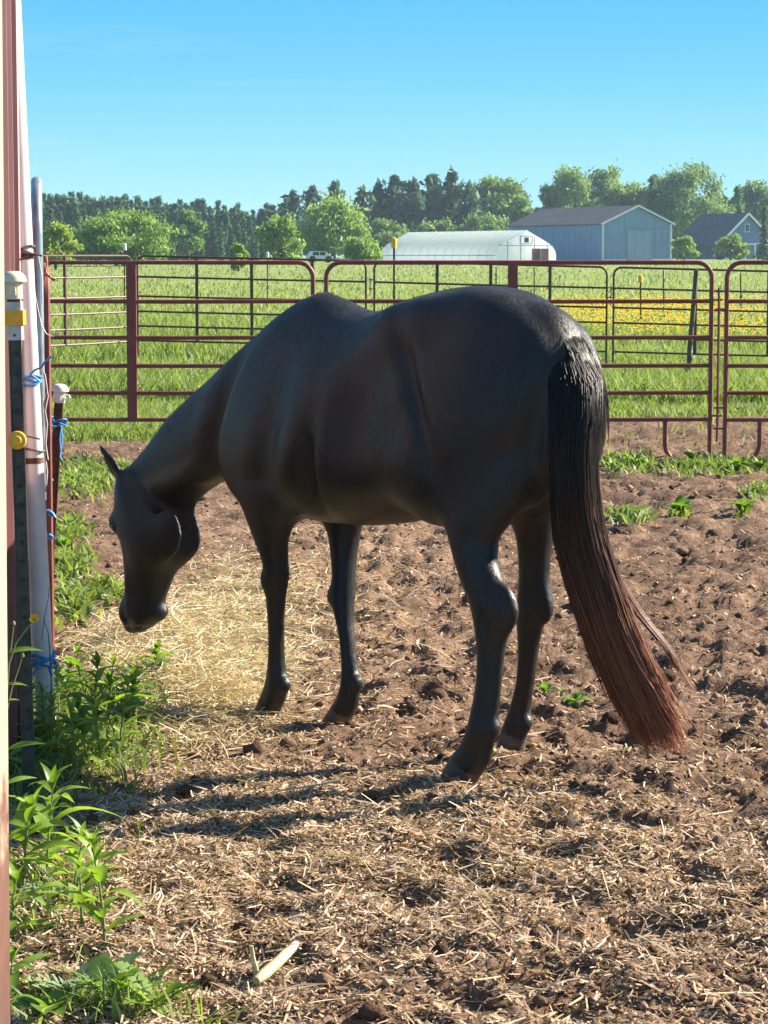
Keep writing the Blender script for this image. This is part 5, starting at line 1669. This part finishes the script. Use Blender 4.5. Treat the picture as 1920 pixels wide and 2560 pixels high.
        radii[i] = np.linspace(.0013, .0006, k)
        c = np.interp(tt, [0, .3, 1], [.3, .7, 1])[:, None]
        tints[i] = np.array([.02, .012, .01]) * (1 - c) + np.array([.30, .13, .07]) * rg.uniform(.6, 1.2) * c
    tail = strands('tail', paths, radii, tints, hairm, root)
    tag(tail, 'long tail, black at the dock and reddish brown at the tips, sun-bleached and with a painted sunlit glow')
    # hairs of the tail head that lead from the croup into the tail
    n2, k2 = 900, 9
    pa = np.zeros((n2, k2, 3)); ra = np.zeros((n2, k2)); ta = np.zeros((n2, k2, 3))
    TX = np.array([-.46, -.425, -.39, -.33, -.25, -.18]); TZ = np.array([1.10, 1.225, 1.292, 1.352, 1.408, 1.445])
    for i in range(n2):
        x0 = rg.uniform(-.36, -.215); y0 = float(np.clip(rg.normal(0, .009 + .07 * (-.2 - x0)), -.034, .034)); L2 = rg.uniform(.18, .40)
        sarr = np.linspace(0, 1, k2) * L2
        X_, Z_ = [x0], [np.interp(x0, TX, TZ) - .002]
        for q in range(1, k2):
            dx_ = .01
            sl_ = (np.interp(X_[-1], TX, TZ) - np.interp(X_[-1] - dx_, TX, TZ)) / dx_
            stp = L2 / (k2 - 1); dn = math.hypot(1, sl_)
            X_.append(max(X_[-1] - stp / dn, -.455)); Z_.append(Z_[-1] - stp * sl_ / dn)
        lift = .003 + .010 * np.sin(np.pi * np.linspace(0, 1, k2)) + .012 * np.linspace(0, 1, k2)
        pa[i] = np.stack([np.array(X_) - lift * .6, y0 * (1 + 0.7 * np.linspace(0, 1, k2)) - 0.012 * np.linspace(0, 1, k2), np.array(Z_) + lift * .7], 1)
        ra[i] = np.linspace(.0006, .0009, k2) * rg.uniform(.7, 1.2); ra[i, -1] = .0003
        ta[i] = np.array([.013, .010, .009]) * rg.uniform(.7, 1.8)
    strands('tail_head', pa, ra, ta, hairm, root)
    # dock and core of the tail
    mb = MB()
    core = [((a + b) / 2, y, d) for a, b, y, d in zip(le, re, yy, dd)]
    pts = [(P(x, y, d) - HO) @ np.stack([HF, HL, [0, 0, 1]], 1) for x, y, d in [(x, y, d + 0.02) for x, y, d in core[:9]]]
    pts[0] = pts[0] + np.array([0.10, 0, -0.05])
    mb.tube(pts, [.016, .020, .026, .030, .030, .028, .024, .016, .005], 10)
    mb.build('tail_dock', coat, root, True)
    # mane: short tufts along the crest falling to the far side
    X = np.array([.80, .87, .98, 1.08, 1.18, 1.28, 1.38, 1.50, 1.63, 1.76, 1.85])
    Zt = np.array([1.452, 1.432, 1.382, 1.333, 1.272, 1.213, 1.156, 1.082, 1.002, .898, .83])
    n, k = 1500, 6
    paths = np.zeros((n, k, 3)); radii = np.zeros((n, k)); tints = np.zeros((n, k, 3))
    for i in range(n):
        x = rg.uniform(.76, 1.86)
        z = np.interp(x, X, Zt)
        ln = rg.uniform(.06, .15) * (0.45 if x < .9 else 1)
        up = rg.uniform(.004, .014)
        tt = np.linspace(0, 1, k)
        px_ = x + rg.normal(0, .012) * tt + 0.02 * tt
        py_ = rg.normal(0, .012) - (0.02 + ln * 0.6 * tt) * tt ** .7
        pz_ = z - .006 + up * np.sin(np.pi * np.minimum(tt * 1.6, 1)) - ln * tt ** 1.6
        paths[i] = np.stack([px_, py_, pz_], 1)
        radii[i] = np.linspace(.0017, .0006, k)
        tints[i] = np.array([.012, .009, .008]) * rg.uniform(.7, 1.5)
    strands('mane', paths, radii, tints, hairm, root)
    return root
HORSE = make_horse()
# ---------------------------------------------------------------- weeds at the left, one plant at a time
def leaf_mat(name, c0, c1, tr=0.45):
    m, nt, b = new_mat(name)
    oi = nt.nodes.new('ShaderNodeObjectInfo')
    c = ramp(nt, oi.outputs['Random'], [(0.0, c0), (1.0, c1)])
    n = tex_noise(nt, 3.0, 4)
    mx = N(nt, 'ShaderNodeMix', _data_type='RGBA', _blend_type='MULTIPLY'); mx.inputs[0].default_value = 0.7
    nt.links.new(c, mx.inputs[6]); nt.links.new(ramp(nt, n, [(0.3, (0.7, 0.72, 0.7)), (0.7, (1.2, 1.15, 1.1))]), mx.inputs[7])
    nt.links.new(mx.outputs[2], b.inputs['Base Color'])
    b.inputs['Roughness'].default_value = 0.45
    b.inputs['Specular IOR Level'].default_value = 0.4
    add_transl(nt, b, mx.outputs[2], tr, (1.3, 1.4, 0.45))
    return m
M_LF = leaf_mat('goldenrod_leaf', (0.13, 0.225, 0.034), (0.27, 0.40, 0.075))
M_LF2 = leaf_mat('broad_leaf', (0.10, 0.20, 0.035), (0.20, 0.31, 0.07))
M_LF3 = leaf_mat('silvery_leaf', (0.16, 0.24, 0.13), (0.26, 0.34, 0.20), 0.3)
M_STEM = mat_noise('green_stem', (0.11, 0.17, 0.045), (0.17, 0.21, 0.075), 20, 0.6)
def blade_mesh(name, mat, width, droop, kind='lance', n=8):
    """leaf one unit long along +x, folded along the midrib and bowed"""
    vs, fs = [], []
    def outline(t):
        if kind == 'lance': return width * (math.sin(math.pi * min(1, t ** 0.75)) ** 0.9) * (1 - 0.25 * t)
        if kind == 'oval': return width * math.sin(math.pi * t ** 0.9) ** 0.6
        return width * (1 - t)
    for i in range(n + 1):
        t = i / n
        w = max(0.002, outline(t)) if 0 < i < n else 0.004
        if kind == 'oval': w *= 1 + 0.06 * math.sin(i * 2.4)
        z = 0.12 * math.sin(t * 2.2) - droop * t * t
        x = t * (1 - 0.25 * droop * t)
        f = 0.35 * w
        vs += [(x, -w, z + f), (x, 0, z), (x, w, z + f)]
    for i in range(n):
        a = 3 * i
        fs += [(a, a + 1, a + 4, a + 3), (a + 1, a + 2, a + 5, a + 4)]
    return MB().add(vs, fs).mesh(name, mat, True)
def pinnate_mesh(name, mat, pairs=7, droop=0.3):
    mb = MB()
    def z_(t): return 0.15 * math.sin(t * 2.2) - droop * t * t
    mb.tube([(t, 0, z_(t)) for t in np.linspace(0, 1, 6)], 0.008, 4)
    for i in range(pairs):
        t = 0.18 + 0.80 * i / (pairs - 1)
        ln = 0.24 * math.sin(math.pi * (0.25 + 0.6 * t)) + 0.04
        for s in (-1, 1):
            a = 0.95 - 0.35 * t
            dx, dy = math.cos(a), s * math.sin(a)
            px_, py_ = -dy, dx
            q = []
            for u_, w_ in ((0, .01), (.35, .055), (.7, .05), (1, .004)):
                c = (t + dx * ln * u_, dy * ln * u_, z_(t) + 0.05 * u_ - 0.05 * u_ * u_)
                q += [(c[0] - px_ * w_, c[1] - py_ * w_, c[2] + .01), (c[0] + px_ * w_, c[1] + py_ * w_, c[2] + .01)]
            mb.add(q, [(0, 1, 3, 2), (2, 3, 5, 4), (4, 5, 7, 6)])
    return mb.mesh(name, mat, True)
LANCE = [blade_mesh('leaf', M_LF, 0.115 + 0.025 * (i % 2), 0.1 + 0.16 * i) for i in range(4)]
OVAL = [blade_mesh('leaf', M_LF2, 0.26 + 0.04 * i, 0.15 + 0.15 * i, 'oval') for i in range(3)]
PINN = [pinnate_mesh('leaf', M_LF2, 8, 0.2), pinnate_mesh('leaf', M_LF3, 7, 0.4)]
BLADE = [blade_mesh('leaf', M_LF, 0.035, 0.25 + 0.25 * i, 'grass') for i in range(3)]
rp_ = random.Random(21)
def place_leaf(root, me, at, az, pitch, ln, roll=0.0):
    o = link('leaf', me, root, at)
    o.rotation_euler = (roll, -pitch, az)
    o.scale = (ln, ln, ln)
    return o
def weed(px, py, h, n, ln, label, group=None, kinds=LANCE, name='weed_plant', lean=None, upright=0.5, zlo=0.12):
    g = G(px, py)
    root = empty(name, (g[0], g[1], float(height(np.array([g[0]]), np.array([g[1]]))[0])), label, 'plant', group)
    la = rp_.uniform(0, 6.28) if lean is None else lean
    ld = h * rp_.uniform(0.04, 0.16)
    def st(t): return (math.cos(la) * ld * t * t, math.sin(la) * ld * t * t, h * t)
    MB().tube([(0, 0, -0.03)] + [st(t) for t in np.linspace(0, 1, 6)], [0.0042, 0.004, 0.0037, 0.0033, 0.0028, 0.0022, 0.0014], 6).build('stem', M_STEM, root, True)
    for i in range(n):
        t = zlo + (1 - zlo) * (i + 0.5) / n
        az = i * 2.4 + rp_.uniform(-.3, .3)
        L = ln * (0.65 + 0.55 * math.sin(math.pi * min(1, t * 1.05)) ) * rp_.uniform(.8, 1.2)
        pitch = upright * (0.3 + 0.9 * t) + rp_.uniform(-.2, .2)
        place_leaf(root, rp_.choice(kinds), st(t), az, pitch, L, rp_.uniform(-.4, .4))
    for k in range(3):
        place_leaf(root, rp_.choice(kinds), st(1), k * 2.1 + rp_.random(), 1.05 + rp_.uniform(-.15, .2), ln * 0.6)
    return root
# shaded clump between the barn corner and the hay
GS = 'shaded weeds beside the white pipe'
for px, py, h, n, ln, kinds in ((232, 1868, .26, 15, .115, LANCE), (300, 1905, .24, 14, .10, LANCE), (150, 1842, .22, 13, .11, LANCE), (104, 1800, .20, 12, .10, LANCE), (345, 1812, .13, 9, .075, OVAL),
                                (56, 1890, .22, 13, .10, LANCE), (276, 1800, .16, 11, .095, LANCE), (188, 1950, .20, 12, .10, LANCE), (388, 1765, .10, 8, .07, OVAL), (126, 1915, .21, 13, .11, LANCE),
                                (322, 1855, .15, 9, .08, OVAL), (205, 1785, .17, 11, .10, LANCE), (250, 1935, .20, 12, .10, LANCE), (80, 1960, .20, 12, .10, LANCE), (165, 1780, .13, 9, .08, OVAL), (30, 1830, .2, 11, .1, LANCE),
                                (270, 1860, .18, 11, .10, LANCE), (110, 1860, .17, 10, .1, LANCE), (215, 1905, .16, 10, .085, OVAL), (60, 1775, .15, 10, .09, LANCE)):
    weed(px, py, h, n, ln, 'narrow-leaved green weed in the shaded clump beside the white pipe' if kinds is LANCE else 'round-leaved low weed in the clump beside the white pipe',
         GS if kinds is LANCE else 'low round-leaved weeds beside the white pipe', kinds)
# sunlit plants in front
weed(118, 2225, .255, 15, .15, 'tallest sunlit leafy weed at the left, in front of the shaded clump', lean=0.2)
weed(58, 2245, .225, 12, .16, 'sunlit leafy weed beside the door jamb, left of the tallest one', lean=0.5)
weed(182, 2262, .185, 10, .135, 'sunlit leafy weed just right of the tallest one', lean=0.1)
weed(262, 2372, .235, 13, .115, 'slender sunlit weed with upright leaves nearest the hay-strewn earth', lean=2.6, upright=0.8)
weed(205, 2335, .14, 8, .10, 'short sunlit weed left of the slender upright one')
weed(30, 2345, .12, 8, .15, 'low broad weed at the door jamb in the lower left', kinds=LANCE, upright=0.25)
weed(120, 2290, .08, 7, .07, 'low silvery weed under the tallest sunlit one', kinds=[PINN[1]], upright=0.2)
weed(28, 2470, .05, 6, .11, 'lanceolate leaves lying at the foot of the door jamb', kinds=LANCE, upright=0.2)
weed(345, 2118, .05, 9, .055, 'small grass tuft in the shadow of the horse', kinds=BLADE, name='grass_tuft', upright=1.1, zlo=0.0)
# rosettes at the bottom edge
def rosette(px, py, n, ln, label, kinds, name='weed_rosette', pit=0.45):
    g = G(px, py)
    root = empty(name, (g[0], g[1], float(height(np.array([g[0]]), np.array([g[1]]))[0]) + 0.004), label, 'plant')
    MB().lathe([(0.012, -0.02), (0.010, 0.0), (0.004, 0.012)], n=8).build('crown', M_STEM, root, True)
    for i in range(n):
        place_leaf(root, rp_.choice(kinds), (0, 0, 0.006), i * 6.283 / n + rp_.uniform(-.3, .3), pit + rp_.uniform(-.2, .35), ln * rp_.uniform(.7, 1.2), rp_.uniform(-.3, .3))
    return root
rosette(285, 2525, 10, .135, 'feathery-leaved rosette at the bottom edge', PINN)
rosette(205, 2490, 7, .12, 'silvery feathery leaves left of the bottom rosette', [PINN[1]])
rosette(385, 2558, 9, .12, 'leafy tuft at the bottom edge right of the feathery rosette', [PINN[0], OVAL[0], BLADE[1]])
rosette(505, 2562, 6, .15, 'few bent grass blades at the bottom edge', BLADE, 'grass_tuft', 0.7)
rosette(120, 2555, 8, .10, 'leafy green weed in the lower left corner', [LANCE[1], OVAL[1]])
# small plants elsewhere
rosette(1362, 1728, 7, .045, 'small round-leaved plant just right of the hind legs', OVAL, pit=0.7)
rosette(1440, 1775, 6, .060, 'dark green broad-leaved plant right of the hind hooves', OVAL, pit=0.5)
rosette(1405, 1735, 4, .035, 'tiny pale plant between the two by the hind hooves', OVAL, pit=0.6)
rosette(165, 1392, 9, .09, 'round-leaved weed at the right edge of the white pipe', OVAL, pit=0.7)
rosette(180, 1545, 9, .085, 'leafy weed low beside the white pipe', LANCE, pit=0.8)
for px, py, lab in ((1535, 1175, 'broad-leaved weed patch plant nearest the tail by the fence'), (1590, 1172, 'broad-leaved weed left of the curved fence foot'), (1735, 1172, 'broad-leaved weed under the panel joint'), (1790, 1180, 'broad-leaved weed right under the fence hinge'),
                    (1845, 1185, 'broad-leaved weed below the right panel foot'), (1900, 1190, 'broad-leaved weed at the right edge below the fence'), (1570, 1312, 'broad-leaved weed in the earth right of the tail'), (1700, 1296, 'small pale weed in the earth further right of the tail'), (1885, 1244, 'broad-leaved weed in the earth at the right edge'), (1858, 1300, 'small weed upright at the right edge')):
    rosette(px, py, 11, .115, lab, OVAL + LANCE[:1], pit=0.75)
# tall plant behind the jamb with one yellow flower
g = G(12, 2150)
tp = empty('buttercup_plant', (g[0], g[1], 0), 'tall buttercup with one yellow flower at the door jamb', 'plant')
d_ = g[1]
def rel(px, py, dd=0.0):
    return tuple(P(px, py, d_ + dd) - np.array([g[0], g[1], 0]))
MB().tube([(0, 0, -0.02), rel(10, 1950), rel(12, 1800), rel(22, 1660), rel(40, 1608), rel(62, 1578), rel(80, 1556)], [.004, .0035, .003, .0025, .002, .0018, .0015], 6).build('stem', M_STEM, tp, True)
MB().tube([rel(12, 1800), rel(30, 1720), rel(48, 1668), rel(56, 1640)], [.0025, .002, .0016, .0012], 5).build('side_stem', M_STEM, tp, True)
for (px, py, az, L, pi_) in ((10, 1634, 0.1, .105, 0.05), (12, 1712, 0.0, .062, -0.05), (14, 1752, 0.2, .038, 0.0), (16, 1876, -0.1, .11, 0.18), (12, 1960, 0.4, .09, 0.1)):
    place_leaf(tp, LANCE[0], rel(px, py), az, pi_, L, 0.5)
M_PETAL = mat_noise('yellow_petal', (0.80, 0.42, 0.01), (0.85, 0.52, 0.02), 30, 0.35)
fl = link('flower_centre', MB().lathe([(0.004, -0.004), (0.006, 0.0), (0.003, 0.004)], n=8).mesh('flower_centre', mat_noise('flower_centre', (0.45, 0.35, 0.02), (0.55, 0.42, 0.03), 40, 0.7), True), tp, rel(86, 1550))
fl.rotation_euler = (1.1, 0.3, 0)
pm = blade_mesh('petal', M_PETAL, 0.42, -0.35, 'oval', 5)
for k in range(5):
    o = link('petal', pm, fl); o.rotation_euler = (0, -0.45, k * 1.2566); o.scale = (.017,) * 3
for px, py in ((56, 1640), (34, 1560)):
    MB().lathe([(0.001, -0.006), (0.005, -0.002), (0.005, 0.003), (0.002, 0.008)], rel(px, py), 8).build('bud', M_STEM, tp, True)
MB().tube([rel(22, 1660), rel(30, 1600), rel(34, 1566)], [.002, .0016, .0012], 5).build('side_stem', M_STEM, tp, True)
# dry stalk in front of the pipe
g2 = G(128, 1860)
ds = empty('dry_stalk', (g2[0], g2[1], 0), 'thin dry dark stalk in front of the white pipe', 'plant')
r2 = lambda px, py: tuple(P(px, py, g2[1] - 0.1) - np.array([g2[0], g2[1], 0]))
MB().tube([r2(129, 1860), r2(128, 1700), r2(124, 1620), r2(120, 1580), r2(108, 1548)], [.002, .002, .0018, .0015, .001], 5).build('stem', M_DARKWIRE, ds, True)
MB().tube([r2(104, 1600), r2(112, 1540), r2(122, 1490), r2(120, 1466)], [.0012, .0012, .001, .0008], 5).build('side_stem', M_DARKWIRE, ds, True)

# gnawed root stalk on the earth
M_ROOT = mat_noise('pale_root_flesh', (0.36, 0.33, 0.17), (0.50, 0.46, 0.26), 40, 0.6, 0.5, 0.003)
M_PINK = mat_noise('pink_root_end', (0.55, 0.17, 0.20), (0.68, 0.42, 0.36), 40, 0.55)
g3 = G(652, 2452)
rt = empty('gnawed_stalk', (g3[0], g3[1], 0.0), 'gnawed pale yellow root stalk with a pink end lying on the earth', 'root')
r3 = lambda px, py, z=0: tuple(P(px, py, g3[1] - 0.02) - np.array([g3[0], g3[1], 0]))
rg3 = lambda px, py, z: tuple(G(px, py, z) - np.array([g3[0], g3[1], 0]))
MB().tube([rg3(640, 2452, .014), rg3(662, 2434, .022), rg3(690, 2410, .028), rg3(714, 2386, .034), rg3(728, 2373, .038)], [.010, .0135, .0125, .0120, .0105], 10).build('stalk', M_ROOT, rt, True)
MB().tube([rg3(728, 2373, .038), rg3(736, 2363, .041), rg3(742, 2358, .042)], [.0108, .0098, .006], 10).build('pink_end', M_PINK, rt, True)
MB().tube([r3(645, 2450), r3(640, 2425), r3(632, 2395), r3(628, 2364)], [.008, .0062, .0055, .0045], 8).build('side_shoot', M_ROOT, rt, True)
for a in ((630, 2462), (648, 2470), (668, 2462), (622, 2455)):
    MB().tube([r3(650, 2448), r3((a[0] + 650) / 2, a[1] - 6), r3(*a)], [.004, .0025, .001], 5).build('rootlet', M_ROOT, rt, True)
# low leaves that close the shaded clump, and sparse ones in front
cx, cy = [], []
for px, py, rx, ry, k in ((190, 1860, 190, 130, 2300), (60, 1900, 70, 140, 800), (90, 2250, 120, 160, 200), (250, 2540, 260, 50, 200), (330, 1790, 90, 40, 420)):
    for _ in range(k):
        q = G(px + RG.normal(0, rx * .5), py + RG.normal(0, ry * .45)); cx.append(q[0]); cy.append(q[1])
x, y = np.array(cx), np.array(cy); n = len(x)
blades(x, y, height(x, y), RG.uniform(0.03, 0.12, n), RG.uniform(0.004, 0.013, n), RG.uniform(0.2, 1.4, n), grass_cols(n, 0.06), 'undergrowth', M_GRASS, 'low grass and leaves between the weeds at the left', 'grass')
# longer pale straws lying about
n = 150
x, y = sample_ground(n, 4.9, 9, 0.17)
tone = RG.random((n, 1))
o = ribbons(x, y, height(x, y) + 0.012, RG.normal(0.45, 0.7, n), RG.uniform(0.05, 0.20, n), RG.uniform(0.0035, 0.0065, n), RG.normal(0, 0.08, n), RG.normal(0, 0.15, n), np.array([0.52, 0.42, 0.27]) * (0.7 + 0.5 * tone), 'long_straw', M_STRAW)
tag(o, 'single long pale straws lying on the earth', 'straw', kind='stuff')
# ---------------------------------------------------------------- evening air
def make_haze():
    m = bpy.data.materials.new('thin_evening_haze')
    m.use_nodes = True
    nt = m.node_tree
    nt.nodes.clear()
    out = nt.nodes.new('ShaderNodeOutputMaterial')
    v = nt.nodes.new('ShaderNodeVolumePrincipled')
    v.inputs['Color'].default_value = (0.62, 0.84, 1.0, 1)
    v.inputs['Density'].default_value = 0.00019
    v.inputs['Anisotropy'].default_value = 0.1
    nt.links.new(v.outputs[0], out.inputs['Volume'])
    o = MB().box(-620, 620, -30, 1100, -2.5, 24).build('haze', m)
    tag(o, 'thin bluish evening haze over the meadow', 'haze', kind='stuff')
make_haze()
